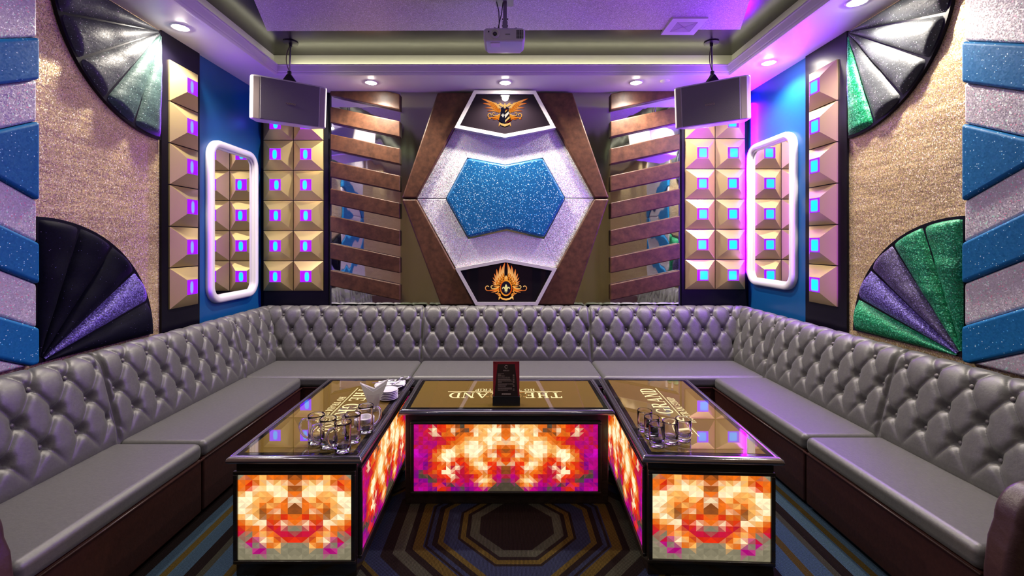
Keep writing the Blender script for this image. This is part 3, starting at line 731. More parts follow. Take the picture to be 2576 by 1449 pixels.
def arm(t, side, xf, ztop, ya):
    """arm with rounded top, gathered front facing and brass studs; front faces the camera"""
    y0, y1 = ya - .075, ya + .002; x1 = side * (W - .004)
    def outline(ins):
        pts = []; xa = xf + side * ins; zt = ztop - ins
        pts.append((xa, FL)); pts.append((xa, .40)); pts.append((xa + side * .012, .50)); pts.append((xa + side * .030, ztop - .115))
        for k in range(1, 9):
            a = PI / 2 * k / 8
            pts.append((xa + side * (.030 + .10 * (1 - math.cos(a))), ztop - .115 + (.115 - ins) * math.sin(a)))
        pts.append((x1 - side * ins, zt)); pts.append((x1 - side * ins, FL))
        return pts
    op = outline(0)
    o = t.part('armrest', MB().prism([(x, y0, z) for x, z in op], (0, y1 - y0, 0)), M['arm_leather'], label='oxblood leather arm')
    bevel(o, .022, 5, 50)
    ip = outline(.060)
    fp = t.part('front_panel', MB().prism([(x, y0 + .002, z) for x, z in ip], (0, -.012, 0)), M['shaded_leather'], under=o); bevel(fp, .006, 2)
    st = MB().lathe([(0, .0045), (.0022, .004), (.004, .002), (.0044, 0)], seg=10).mesh('stud', M['stud'], True)
    for ins, yy in ((.046, y0), (.100, y0 - .010)):
        path = outline(ins)[:-1]; path = [Vector(p) for p in path]; step = .030; acc = .03
        for a, b_ in zip(path, path[1:]):
            L = (b_ - a).length
            while acc < L:
                p = a + (b_ - a) * (acc / L); acc += step
                so = bpy.data.objects.new('stud', st); COL.objects.link(so); so.parent = o
                so.location = Vector((p.x, yy, p.y)) - t.loc; so.rotation_euler = (PI / 2, 0, 0)
            acc -= L
t = Thing('sofa_section', 'left front tufted section with a studded arm at the photo edge', 'sofa', (-1.7, 1.7, FL), g_)
backrest(t, (-W, YAL - .12, 0), (0, 1, 0), (1, 0, 0), YM_L - YAL + .12, .096, .145)
seat(t, -1.80, SXL, YAL, YM_L, (-1.9, SXL - .08, YAL + .02, YM_L - .02)); welt(t, (SXL - .001, YAL, .373), (SXL - .001, YM_L, .373))
arm(t, -1, -1.378, .655, YAL)
t = Thing('sofa_section', 'right front tufted section with a brass studded arm', 'sofa', (1.7, 1.7, FL), g_)
backrest(t, (W, YA - .12, 0), (0, 1, 0), (-1, 0, 0), YM_R - YA + .12, .06, .145)
seat(t, SXR, 1.80, YA, YM_R, (SXR + .08, 1.9, YA + .02, YM_R - .02)); welt(t, (SXR + .001, YA, .373), (SXR + .001, YM_R, .373))
arm(t, 1, 1.424, .665, YA)

# ------------------------------------------------------------------ serif lettering
def glyph(ch):
    """list of polygons in a box of height 1; returns (polys, advance)"""
    R = lambda x0, y0, x1, y1: [(x0, y0), (x1, y0), (x1, y1), (x0, y1)]
    st, th = .17, .07
    def stem(x): return [R(x, 0, x + st, 1), R(x - .09, 0, x + st + .09, .06), R(x - .09, .94, x + st + .09, 1)]
    def arc(cx, cy, rx, ry, wx, wy, a0, a1, n=14):
        out = []
        for k in range(n):
            p = [a0 + (a1 - a0) * (k + j) / n for j in (0, 1)]
            o = [(cx + rx * math.cos(a), cy + ry * math.sin(a)) for a in p]; i = [(cx + (rx - wx) * math.cos(a), cy + (ry - wy) * math.sin(a)) for a in p]
            out.append([o[0], o[1], i[1], i[0]])
        return out
    if ch == 'T': return [R(.34, 0, .34 + st, 1), R(.24, 0, .61, .06), R(0, .92, .85, 1), [(0, .70), (.05, .70), (.11, .94), (0, .94)], [(.85, .70), (.80, .70), (.74, .94), (.85, .94)]], .93
    if ch == 'H': return stem(.1) + stem(.62) + [R(.2, .47, .65, .54)], 1.0
    if ch == 'E': return stem(.1) + [R(.1, .93, .72, 1), R(.1, 0, .74, .07), R(.2, .47, .55, .54), [(.72, .74), (.72, .96), (.62, .96)], [(.76, .26), (.74, .03), (.62, .03)], [(.55, .36), (.55, .65), (.46, .5)]], .84
    if ch == 'G': return arc(.46, .5, .46, .51, .18, .07, .75, 2 * PI - .55, 22) + [R(.68, .08, .85, .42), R(.56, .40, .95, .46), [(.80, .66), (.82, .95), (.68, .88)]], 1.02
    if ch == 'R': return stem(.1) + [R(.2, .93, .5, 1), R(.2, .48, .5, .55)] + arc(.48, .74, .30, .26, .17, .07, -PI / 2, PI / 2, 10) + [[(.40, .5), (.58, .5), (.92, 0), (.70, 0)], R(.68, 0, 1.0, .06)], 1.02
    if ch == 'A': return [[(.44, 1), (.56, 1), (.96, 0), (.76, 0)], [(.44, 1), (.50, .93), (.17, 0), (.09, 0)], R(.24, .29, .72, .36), R(0, 0, .3, .06), R(.64, 0, 1.04, .06)], 1.04
    if ch == 'N': return [R(.12, 0, .19, 1), R(.78, 0, .85, 1), [(.05, 1), (.26, 1), (.85, 0), (.72, 0)], R(.02, 0, .3, .06), R(.66, .94, .97, 1), R(0, .94, .2, 1)], 1.0
    if ch == 'D': return stem(.1) + [R(.2, .93, .45, 1), R(.2, 0, .45, .07)] + arc(.44, .5, .46, .5, .18, .07, -PI / 2, PI / 2, 14), .98
    if ch == 'O': return arc(.47, .5, .47, .51, .17, .07, 0, 2 * PI, 26), 1.0
    if ch == 'M': return [R(.12, 0, .18, 1), R(.92, 0, .92 + st, 1), [(.06, 1), (.26, 1), (.62, .12), (.54, 0)], [(.54, 0), (.62, .12), (.96, 1), (.90, 1)], R(.02, 0, .3, .06), R(.84, 0, 1.17, .06), R(0, .94, .2, 1), R(.92, .94, 1.17, 1)], 1.2
    if ch == 'S': return arc(.38, .74, .32, .27, .13, .07, .5, 1.5 * PI, 12) + arc(.38, .27, .34, .28, .13, .07, -PI + .4, PI / 2, 12) + [[(.62, .70), (.68, .70), (.68, 1.0), (.60, .9)], [(.08, .30), (.02, .30), (.02, 0), (.1, .08)]], .78
    if ch == 'I': return stem(.1), .42
    if ch == 'P': return stem(.1) + [R(.2, .93, .5, 1), R(.2, .43, .5, .5)] + arc(.48, .715, .32, .285, .17, .07, -PI / 2, PI / 2, 10), .86
    if ch == 'K': return stem(.1) + [[(.22, .42), (.3, .5), (.76, 1), (.66, 1)], [(.32, .55), (.46, .62), (.88, 0), (.66, 0)], R(.6, .94, .88, 1), R(.6, 0, .95, .06)], .98
    if ch == 'L': return stem(.1) + [R(.1, 0, .72, .07), [(.74, .28), (.72, .03), (.6, .03)]], .8
    return [], .45
def text_polys(s_, h, width=None, track=.06):
    x = 0; out = []
    for ch in s_:
        ps, adv = glyph(ch); out += [[(x + px, py) for px, py in q] for q in ps]; x += adv + track
    x -= track; kx = h if width is None else width / x
    return [[((px - x / 2) * kx, py * h) for px, py in q] for q in out], x * kx

# ------------------------------------------------------------------ mosaic light boxes
PALC = {'W': (.95, .76, .46), 'y': (.80, .36, .085), 'o': (.66, .125, .006), 'r': (.62, .022, .002), 'c': (.42, .004, .03), 'm': (.38, .0, .16), 'p': (.17, .0, .17), 'M': (.5, 0, .38), 'g': (.060, .045, .028), 'b': (.20, .05, .008)}
LONG = ["boWyyyyoogboorrccmcm", "oWWWyyWogboWorrWrccm", "oyWWyyWooobooocWccmm", "oWyWWyyyyoorrrcccmcm", "WyWWyyWWyyoorccmmmcm", "ooyWyWWWWyyyoorcmcmc", "brooyWWWWyyWWyorcmmM",
        "orWWoyWWyoyWWWyocpMM", "royooyyyorroWWyocmmm", "oWrryWWyrrrroorrcpmm", "bcrrWWyorcWcWrorcpmm", "bcrroooorccrWWrorcgpp"[:20], "cmcoyorccccWrrrcgggp", "gmcyWWomcmcrrccggppm", "gggoyommmcmggprrpmmp", "ggggmmmppgppcrrppmMm"]
SHORT = ["boooyoog", "oWyWyoro", "byWWyWro", "oWWyyyWy", "WoyoyyWW", "booyoyWW", "boWobyyW", "oroobyWy", "oWrrWWyo", "gcrcooor", "cccoyogc", "rroyWmcg", "ggyomgmg", "ggggmmgg", "gggggggg"]
GREY_S = (.20, .175, .11)
def mosaic(rows, half_cols, w, h, to, seed, short=False):
    rnd = random.Random(seed); nr = len(rows); nc = half_cols * 2; mb = MB()
    def cell(i, j):
        i = max(0, min(nc - 1, i)); j = max(0, min(nr - 1, j))
        k = half_cols - 1 - i if i < half_cols else i - half_cols
        ch = rows[j][k]
        return GREY_S if (short and ch == 'g') else PALC[ch]
    jit = {}
    for j in range(nr):
        for i in range(nc):
            right = i >= half_cols
            k = i - half_cols if right else half_cols - 1 - i
            if (k, j) not in jit: jit[(k, j)] = (rnd.randrange(2), [rnd.random() ** 1.6 * .85 for _ in range(2)], [.80 + .34 * rnd.random() for _ in range(2)], [.90 + .2 * rnd.random() for _ in range(4)])
            ori, mixk, br, q4 = jit[(k, j)]
            u0, u1, v0, v1 = i / nc, (i + 1) / nc, 1 - j / nr, 1 - (j + 1) / nr
            cs = [(u0, v0), (u1, v0), (u1, v1), (u0, v1)]; ce = ((u0 + u1) / 2, (v0 + v1) / 2)
            P = lambda q: to((q[0] - .5) * w, q[1] * h)
            nb = ((0, -1), (1, 0), (0, 1), (-1, 0)); c0 = cell(i, j)
            for d in range(4):
                md = d if right or d in (0, 2) else (4 - d) % 4      # mirrored triangle
                hf = (0 if md in (0, 1) else 1) if ori else (0 if md in (1, 2) else 1)
                mem = ((0, 1), (2, 3)) if ori else ((1, 2), (3, 0))
                ds = [m_ if right or m_ in (0, 2) else (4 - m_) % 4 for m_ in mem[hf]]
                nbc = lerp(cell(i + nb[ds[0]][0], j + nb[ds[0]][1]), cell(i + nb[ds[1]][0], j + nb[ds[1]][1]), .5)
                col = tuple(min(1.0, x * br[hf] * q4[md]) for x in lerp(c0, nbc, mixk[hf]))
                mb.add([P(cs[d]), P(ce), P(cs[(d + 1) % 4])], [(0, 1, 2)], 0, col)
    return mb

# ------------------------------------------------------------------ tables
TH = .46
def table(label, loc, rz, L, Wd, long_face, text_rot, text_c):
    """local: x across (L for the middle table), y along; loc is the front left corner of the top"""
    t = Thing('lit_table', label, 'table', loc, 'light box tables', rz)
    lx, ly = L, Wd
    # rim: rounded frame round the top
    prof = [(0, .434), (-.004, .439), (-.005, .445), (-.002, .453), (.006, .459), (.014, .460), (.022, .457)]
    vs = []
    for ins, z in prof: vs += [(ins, ins, z), (lx - ins, ins, z), (lx - ins, ly - ins, z), (ins, ly - ins, z)]
    fs = [(k * 4 + i, k * 4 + (i + 1) % 4, (k + 1) * 4 + (i + 1) % 4, (k + 1) * 4 + i) for k in range(len(prof) - 1) for i in range(4)] + [(3, 2, 1, 0)]
    rim = t.part('rim', MB().add(vs, fs), M['rim'], local=True); bevel(rim, .004, 2, 40)
    e = .024
    t.part('border', MB().box(e, lx - e, e, ly - e, .435, .4572), M['border'], local=True)
    e = .042
    top = t.part('glass_top', MB().box(e, lx - e, e, ly - e, .438, .458), M['top'], local=True, label='bronze glass top')
    # lettering
    mb = MB(); c, s_ = math.cos(text_rot), math.sin(text_rot)
    def put(q, dy): return [(text_c[0] + c * x - s_ * (y + dy), text_c[1] + s_ * x + c * (y + dy), .4586) for x, y in q]
    for q in text_polys('THE GRAND', .079, .594)[0]: mb.poly(put(q, .012))
    for q in text_polys('HO TRAM STRIP', .033, .324)[0]: mb.poly(put(q, -.049))
    mb.poly(put([(-.306, -.006), (.306, -.006), (.306, -.002), (-.306, -.002)], 0))
    t.part('lettering', mb, M['letter'], under=top, local=True, label='gold lettering THE GRAND HO TRAM STRIP')
    b0 = .022
    body = t.part('body', MB().box(b0, lx - b0, b0, ly - b0, .0, .436), M['table_wood'], local=True); bevel(body, .004, 2)
    def lightbox(kind, org, ax, nrm, w, seed):
        org, ax, nrm = Vector(org), Vector(ax), Vector(nrm)
        to = lambda u, v: org + ax * u + nrm * .004 + Vector((0, 0, .065 + v))
        hgt = .322
        rows, hc = (LONG, 20) if kind == 'long' else (SHORT, 8)
        mb = mosaic(rows, hc, w, hgt, to, seed, kind != 'long')
        t.part('light_panel', mb, M['panel_glow'], local=True, label='glowing orange and magenta mosaic panel')
        # moulding round the panel
        fr = MB()
        for (ua, ub, va, vb) in ((-w / 2 - .016, w / 2 + .016, hgt, hgt + .014), (-w / 2 - .016, w / 2 + .016, -.014, 0), (-w / 2 - .016, -w / 2, 0, hgt), (w / 2, w / 2 + .016, 0, hgt)):
            q = [to(ua, va), to(ub, va), to(ub, vb), to(ua, vb)]
            fr.prism([p - nrm * .004 for p in q], nrm * .012)
        o = t.part('moulding', fr, M['table_wood'], local=True); bevel(o, .003, 2)
    return t, lightbox
t, lb = table('middle table, set across, with the menu stand on it', (-.502, 2.123, FL), 0, 1.023, .497, None, PI, (.502, .266))
lb('long', (.507, .022, 0), (1, 0, 0), (0, -1, 0), .884, 3)
t, lb = table('left table, with beer mugs and plates on it', (-1.037, 1.659, FL), 0, .50, .965, None, -PI / 2, (.231, .490))
lb('short', (.246, .022, 0), (1, 0, 0), (0, -1, 0), .427, 5)
lb('long', (.478, .4825, 0), (0, 1, 0), (1, 0, 0), .85, 3)
RTZ = -math.radians(2.5)
t, lb = table('right table, slightly turned, with a group of tumblers on it', (.519, 1.668, FL), RTZ, .512, .97, None, PI / 2, (.272, .490))
lb('short', (.256, .022, 0), (1, 0, 0), (0, -1, 0), .436, 5)
lb('long', (.022, .485, 0), (0, -1, 0), (-1, 0, 0), .85, 3)

# ------------------------------------------------------------------ things on the tables
Z0 = FL + .4585
K = .899
before = set(SC.objects)
def mug_mb():
    return MB().lathe([(0, .0), (.030, .0), (.034, .004), (.0345, .018), (.033, .03), (.0335, .08), (.0355, .118), (.0360, .1235), (.0345, .125), (.0325, .1235), (.0315, .11), (.0298, .05), (.029, .022), (.024, .016), (0, .015)], seg=32)
t = Thing('beer_mug', '', 'mug', (0, 0, 0), 'glass beer mugs'); mug = t.o
t.part('bowl', mug_mb(), M['glass'], True)
hp = [(.0335, 0, .102), (.045, 0, .108), (.058, 0, .104), (.067, 0, .090), (.069, 0, .072), (.064, 0, .052), (.054, 0, .036), (.043, 0, .027), (.0335, 0, .024)]
t.part('handle', MB().tube(hp, [.0065, .0055, .0055, .006, .006, .006, .0055, .0055, .006], 10), M['glass'], True)
mugs = [(-.841, 1.985, 3.3, 'leftmost glass mug on the left table, handle to the left'), (-.772, 1.945, 3.75, 'second glass mug from the left on the left table'),
        (-.693, 1.906, 3.9, 'nearest glass mug, closest to the left table front edge'), (-.682, 1.995, 2.6, 'glass mug between the nearest mug and the rightmost one'),
        (-.655, 2.098, .5, 'rightmost glass mug, in front of the white round ashtray')]
for k, (x, y, a, lab) in enumerate(mugs):
    if k == 0: mug.location = (x, y, Z0); mug.rotation_euler = (0, 0, a); mug['label'] = lab
    else: dup(mug, (x, y, Z0), a, lab)
tum = None
tmb = MB().lathe([(0, .0), (.029, .0), (.0325, .004), (.033, .012), (.0345, .09), (.0345, .0945), (.0335, .096), (.0325, .0945), (.0318, .05), (.0305, .026), (.026, .021), (0, .019)], seg=32)
for k, (x, y, lab) in enumerate([(.667, 1.955, 'tumbler nearest the front edge of the right table'), (.738, 1.985, 'tumbler in the middle of the front row on the right table'), (.806, 2.012, 'rightmost tumbler, standing by the letter T'),
                                 (.672, 2.035, 'tumbler just behind the nearest one on the right table'), (.664, 2.112, 'tumbler farthest back, near the left rim of the right table')]):
    if tum is None: tum = single('tumbler', tmb, M['glass'], lab, 'glass', (x, y, Z0), 'clear tumblers', True)
    else: dup(tum, (x, y, Z0), k, lab)
# ashtray
t = Thing('ashtray', 'low round white ashtray beside the mugs', 'ashtray', (-.690, 2.19, Z0))
t.part('dish', MB().lathe([(0, 0), (.042, 0), (.046, .003), (.047, .03), (.046, .033), (.040, .033), (.038, .030), (.036, .012), (0, .010)], (-.690, 2.19, Z0), 40), M['china'], True)
# glass of napkins
gx, gy = -.700, 2.37
single('napkin_glass', MB().lathe([(0, 0), (.029, 0), (.032, .004), (.034, .088), (.033, .09), (.0318, .088), (.0295, .012), (0, .010)], seg=28), M['thin_glass'], 'clear glass holding the folded paper napkins', 'glass', (gx, gy, Z0), None, True)
for k in range(4):
    dz = .0035 * k
    q = [(-.018, .014), (.018, .014), (.072, .140), (.0, .098), (-.068, .150)] if k % 2 == 0 else [(-.018, .014), (.018, .014), (.078, .158), (.004, .112), (-.062, .142)]
    off = (k - 1.5) * .0042
    mb = MB().prism([(x, off + (z - .014) * .02 * (k - 1.5), z) for x, z in q], (0, .0025, 0))
    single('paper_napkin', mb, M['paper'], ['front folded paper napkin in the glass', 'second paper napkin from the front in the glass', 'third paper napkin from the front in the glass', 'rearmost paper napkin in the glass, standing tallest'][k], 'napkin', (gx, gy, Z0 + .001), 'napkins in the glass', rz=.2)
# stack of small plates
names = ['bottom', 'second from the bottom', 'third from the bottom', 'fourth from the bottom', 'fifth from the bottom', 'top']
pm = MB().lathe([(0, 0), (.026, 0), (.030, .003), (.052, .0085), (.055, .0095), (.0555, .011), (.052, .011), (.030, .0055), (0, .004)], seg=40)
p0 = None
for k in range(6):
    lab = names[k] + ' small white plate of the stack on the left table'
    if p0 is None: p0 = single('small_plate', pm, M['china'], lab, 'plate', (-.665, 2.535, Z0), 'stack of small plates', True)
    else: dup(p0, (-.665 + .0012 * math.sin(k * 2), 2.535, Z0 + .0083 * k), 0, lab)
# serving plate with napkin and cutlery
single('serving_plate', MB().lathe([(0, 0), (.06, 0), (.066, .003), (.092, .011), (.095, .013), (.091, .0135), (.066, .007), (0, .006)], seg=44), M['china'], 'large white plate at the back of the left table', 'plate', (-.712, 2.76, Z0), None, True)
mb = MB().grid(lambda u, v: Vector(((u - .5) * .17, (v - .5) * .10, .0145 + .004 * math.sin(u * 7) * math.sin(v * 3.2))), 12, 8)
mb.grid(lambda u, v: Vector(((u - .5) * .165, (v - .5) * .095, .020 + .004 * math.sin(u * 7) * math.sin(v * 3.2))), 12, 8)
single('cloth_napkin', mb, M['paper'], 'folded white napkin lying on the large plate', 'napkin', (-.705, 2.762, Z0), None, True, rz=.12)
def fork_mb():
    mb = MB().tube([(-.07, 0, 0), (0, 0, .003), (.035, 0, .004)], [.0035, .0022, .0025], 8)
    mb.prism([(.033, -.004, .003), (.05, -.009, .003), (.062, -.009, .004), (.062, .009, .004), (.05, .009, .003), (.033, .004, .003)], (0, 0, .0015))
    for q in (-.0075, -.0025, .0025, .0075): mb.tube([(.06, q, .0045), (.078, q, .007), (.088, q, .0065)], [.0016, .0014, .0008], 6)
    return mb
def spoon_mb():
    mb = MB().tube([(-.07, 0, 0), (0, 0, .003), (.04, 0, .004)], [.0035, .0022, .0025], 8)
    mb.grid(lambda u, v: Vector((.062 + .026 * math.cos(2 * PI * u) * v, .017 * math.sin(2 * PI * u) * v, .002 + .005 * v * v)), 20, 5)
    return mb
f = single('fork', fork_mb(), M['steel'], 'fork pointing to the back at the right of the large plate', 'fork', (-.640, 2.775, Z0 + .0245), 'forks on the plate', True, rz=1.1)
dup(f, (-.672, 2.765, Z0 + .0245), 1.35, 'fork lying beside the other fork, nearer the napkin middle')
single('spoon', spoon_mb(), M['steel'], 'steel spoon lying across the napkin on the large plate', 'spoon', (-.745, 2.752, Z0 + .0245), None, True, rz=.25)

# menu stand on the middle table
for o in set(SC.objects) - before:
    if o.parent is None: o.scale = (.9, .9, .9); o.location.x *= K; o.location.y *= K
mx, my = .007, 2.195
t = Thing('menu_stand', 'upright black and red drink list in a clear stand', 'menu stand', (mx, my, Z0))
hw = .0735
S9 = Matrix.Scale(.9, 4)
tilt = Matrix.Translation((mx, my, Z0)) @ S9 @ Matrix.Rotation(-math.radians(6), 4, 'X')
t.part('base_block', MB().box(-hw - .001, hw + .001, -.012, .03, 0, .048).xform(Matrix.Translation((mx, my, Z0)) @ S9), M['black'])
t.part('acrylic', MB().box(-hw, hw, .0018, .0035, .03, .245).xform(tilt), M['thin_glass'])
cd = t.part('card', MB().box(-hw + .001, hw - .001, -.0018, .0015, .03, .234).xform(tilt), M['card'])
mb = MB()
for q in (-1, 1):
    mb.poly([(q * (hw - .001), -.00195, .045), (q * (hw - .009), -.00195, .045), (q * (hw - .013), -.00195, .10), (q * (hw - .026), -.00195, .22), (q * (hw - .001), -.00195, .234)])
mb.poly([(-hw + .001, -.00195, .234), (-hw + .001, -.00195, .220), (hw - .001, -.00195, .220), (hw - .001, -.00195, .234)])
t.part('curtain_print', mb.xform(tilt), M['curtain'], under=cd, label='dark red printed curtains')
mb = MB()
for q in text_polys('DRINK LIST', .0055, .034)[0]: mb.poly([(x, -.00196, .182 + y) for x, y in q])
rr = random.Random(4)
yy = .172
for k, ln in enumerate((.026, .018, .036, .062, 0, .060, .07, .078, .02, 0, .082, .045, .042, 0, .076, .076, .052)):
    yy -= .0058 if ln else .004
    x = -.046
    while ln and x < -.046 + ln:
        w_ = rr.uniform(.002, .007); mb.poly([(x, -.00196, yy), (x + w_, -.00196, yy), (x + w_, -.00196, yy + .0018), (x, -.00196, yy + .0018)]); x += w_ + .0012
    if ln and k not in (0, 4, 10, 14): mb.poly([(.036, -.00196, yy), (.045, -.00196, yy), (.045, -.00196, yy + .0018), (.036, -.00196, yy + .0018)])
band(mb, lambda p: Vector((p[0], -.00196, p[1])), spiral((0, .205), .008, .008, .4, 2 * PI - .6), .0012, PALE, PALE)
for q in mb.col: pass
mb.col = [None] * len(mb.f)
for k, cx_ in enumerate((-.02, -.01, 0, .01, .02)): mb.poly([(cx_ - .0045, -.00196, .056), (cx_ + .0045, -.00196, .056), (cx_ + .0045, -.00196, .062), (cx_ - .0045, -.00196, .062)])
t.part('menu_print', mb.xform(tilt), M['ink'], under=cd, label='pale drink list print')

# ------------------------------------------------------------------ loudspeakers
def speaker(label, sx, face_c, rod, tip):
    t = Thing('loudspeaker', label, 'speaker', (rod[0], rod[1], TZ), 'hanging loudspeakers')
    Mx = Matrix.Translation(face_c) @ Matrix.Rotation(-sx * math.radians(34), 4, 'Z') @ Matrix.Rotation(math.radians(9), 4, 'X')
    hw, hh, dp = .235, .140, .23
    # cabinet cross-section: front narrow curve, tapered to the back
    plan = [(-hw, .035), (-hw + .006, .012), (-hw + .022, .001), (-hw + .05, -.004), (hw - .05, -.004), (hw - .022, .001), (hw - .006, .012), (hw, .035), (hw - .05, dp), (-hw + .05, dp)]
    o = t.part('cabinet', MB().prism([(x, y, -hh) for x, y in plan], (0, 0, 2 * hh)).xform(Mx), M['speaker_shell']); bevel(o, .014, 4, 40)
    o = t.part('grille', MB().box(-hw + .056, hw - .056, -.012, .004, -hh + .006, hh - .010).xform(Mx), M['grille']); bevel(o, .004, 2)
    for q in (-1, 1):
        xa, xb = q * (hw - .050), q * (hw - .018)
        s_ = t.part('side_trim', MB().prism([(xa, -.0055, -hh + .008), (xb, .0, -hh + .008), (xb, .0, hh - .012), (xa, -.0055, hh - .012)], (0, .006, 0)).xform(Mx), M['side_trim'])
    bd = MB(); 
    for k in range(5): bd.tube([(-.024 + .012 * k + .005 * math.cos(a), -.0125, -.012 + .0055 * math.sin(a)) for a in [2 * PI * j / 12 for j in range(13)]], .0012, 5)
    bd.tube([(-.03, -.0125, -.012), (.03, -.0125, -.013)], .001, 5)
    t.part('badge', bd.xform(Mx), M['steel'], label='small chrome script badge')
    # mount: pyramid bracket, rod, cable, ceiling plate
    tp = Vector(tip); bz = face_c[2] + hh * .97
    br = MB(); b4 = []
    for dx, dy in ((-.07, -.035), (.07, -.035), (.07, .06), (-.07, .06)):
        p = Matrix.Rotation(-sx * math.radians(34), 4, 'Z') @ Vector((dx, dy, 0)); b4.append(Vector((tp.x + p.x, tp.y + p.y, bz)))
    t4 = [Vector((tp.x + dx, tp.y + dy, tp.z)) for dx, dy in ((-.012, -.012), (.012, -.012), (.012, .012), (-.012, .012))]
    br.add(b4 + t4, [(3, 2, 1, 0), (4, 5, 6, 7)] + [(k, (k + 1) % 4, 4 + (k + 1) % 4, 4 + k) for k in range(4)])
    br.lathe([(0, -.01), (.013, -.01), (.013, .022), (0, .022)], tp, 12)
    t.part('bracket', br, M['black'])
    t.part('rod', MB().tube([(tp.x, tp.y, tp.z + .02), (rod[0], rod[1], TZ - .004)], .0055, 10), M['grey_metal'], True)
    cb = []
    for k in range(13):
        q = k / 12; p = Vector((tp.x, tp.y, tp.z + .02)).lerp(Vector((rod[0], rod[1], TZ - .01)), q)
        cb.append(p + Vector((-.022 * math.sin(PI * q) * (1.2 - .5 * q), -.01 * math.sin(PI * q), 0)))
    t.part('cable', MB().tube(cb, .0028, 6), M['cable'], True)
    t.part('ceiling_plate', MB().lathe([(0, 0), (.05, 0), (.05, -.006), (.012, -.008), (.010, -.03), (0, -.03)], (rod[0], rod[1], TZ), 20), M['black'])
speaker('hanging silver and grey loudspeaker left of the projector', -1, (-1.43, 2.97, 2.305), (-1.506, 3.13), (-1.495, 3.09, 2.535))
speaker('hanging silver and grey loudspeaker right of the projector', 1, (1.375, 2.98, 2.305), (1.452, 3.13), (1.44, 3.09, 2.535))

# ------------------------------------------------------------------ projector
px_, py_, pz_ = -.003, 2.50, 2.508
t = Thing('projector', 'white ceiling projector hanging from a pole at top centre', 'projector', (px_, py_ + .09, TZ))
def sec(y, w, z0, z1): return [(px_ - w, y, z0 + .012), (px_ - w + .012, y, z0), (px_ + w - .012, y, z0), (px_ + w, y, z0 + .012), (px_ + w, y, z1 - .012), (px_ + w - .014, y, z1), (px_ - w + .014, y, z1), (px_ - w, y, z1 - .012)]
mb = MB(); secs = [sec(py_, .112, pz_ + .0, pz_ + .062), sec(py_ + .008, .117, pz_ - .006, pz_ + .070), sec(py_ + .13, .114, pz_ - .012, pz_ + .074), sec(py_ + .17, .105, pz_ - .004, pz_ + .066)]
vs = [p for s_ in secs for p in s_]
fs = [(k * 8 + i, k * 8 + (i + 1) % 8, (k + 1) * 8 + (i + 1) % 8, (k + 1) * 8 + i) for k in range(3) for i in range(8)] + [tuple(range(7, -1, -1)), tuple(range(24, 32))]
o = t.part('shell', mb.add(vs, fs), M['projector']); bevel(o, .004, 3, 25)
Ry = Matrix.Rotation(PI / 2, 4, 'X')
lc = Matrix.Translation((px_ - .053, py_ - .002, pz_ + .034)) @ Ry
ln_ = t.part('lens_ring', MB().lathe([(.026, -.01), (.027, .004), (.025, .007), (.019, .006), (.015, -.006), (.0, -.006)], seg=32).xform(lc), M['projector'], True)
t.part('lens', MB().lathe([(0, .003), (.008, .002), (.0145, -.004), (.0145, -.008)], seg=24).xform(lc), M['lens'], True, under=ln_)
t.part('sensor', MB().lathe([(0, .003), (.004, .002), (.0045, -.004)], seg=14).xform(Matrix.Translation((px_ - .088, py_ - .001, pz_ + .046)) @ Ry), M['lens'], True)
mb = MB()
for i in range(4):
    for j in range(6): mb.box(px_ + .068 + .0095 * i, px_ + .0755 + .0095 * i, py_ - .0015, py_ + .001, pz_ + .008 + .008 * j, pz_ + .0140 + .008 * j)
t.part('vent', mb, M['black'])
mb = MB(); mb.box(px_ - .078, px_ - .024, py_ + .02, py_ + .07, pz_ - .0105, pz_ - .007)
t.part('hatch', mb, M['paper'])
mb = MB()
for k in range(5): mb.tube([(px_ + .008 + .0055 * k + .0022 * math.cos(a), py_ - .0006, pz_ + .031 + .0028 * math.sin(a)) for a in [2 * PI * j / 10 for j in range(9 if k % 2 else 11)]], .0006, 5)
t.part('badge', mb, M['black'], label='small dark maker badge')
cx_, cy_ = px_ + .004, py_ + .085
mb = MB()
for a in (.5, 2.6, 3.9, 5.6): mb.tube([(cx_, cy_, pz_ + .083), (cx_ + .085 * math.cos(a), cy_ + .06 * math.sin(a), pz_ + .086), (cx_ + .088 * math.cos(a), cy_ + .063 * math.sin(a), pz_ + .070)], .006, 8)
t.part('mount_arms', mb, M['grey_metal'], True)
mb = MB(); mb.box(cx_ - .015, cx_ + .015, cy_ - .015, cy_ + .015, pz_ + .078, pz_ + .142); mb.box(cx_ - .011, cx_ + .011, cy_ - .011, cy_ + .011, pz_ + .14, TZ - .008)
mb.box(cx_ - .05, cx_ + .05, cy_ - .05, cy_ + .05, TZ - .012, TZ - .004)
pl = t.part('pole', mb, M['grey_metal']); bevel(pl, .002, 2)
mb = MB()
for q in (-1, 1):
    for z in (.095, .112, .150): mb.lathe([(0, .004), (.004, .004), (.004, 0)], seg=8).xform(Matrix.Identity(4)) if False else mb.box(cx_ + q * .015 - .003, cx_ + q * .015 + .003, cy_ - .013, cy_ - .006, pz_ + z, pz_ + z + .006)
t.part('bolt', mb, M['black'], under=pl)
t.part('cable', MB().tube([(cx_ - .05, cy_, TZ - .006), (cx_ - .036, cy_ - .01, pz_ + .20), (cx_ - .034, cy_ - .012, pz_ + .14), (cx_ - .036, cy_ - .01, pz_ + .078)], .0028, 7), M['black'], True)
t.part('cable', MB().tube([(cx_ - .012, cy_ - .012, TZ - .02), (cx_ - .020, cy_ - .02, pz_ + .18), (cx_ - .034, cy_ - .022, pz_ + .12), (cx_ - .048, cy_ - .01, pz_ + .076)], .0028, 7), M['black'], True)

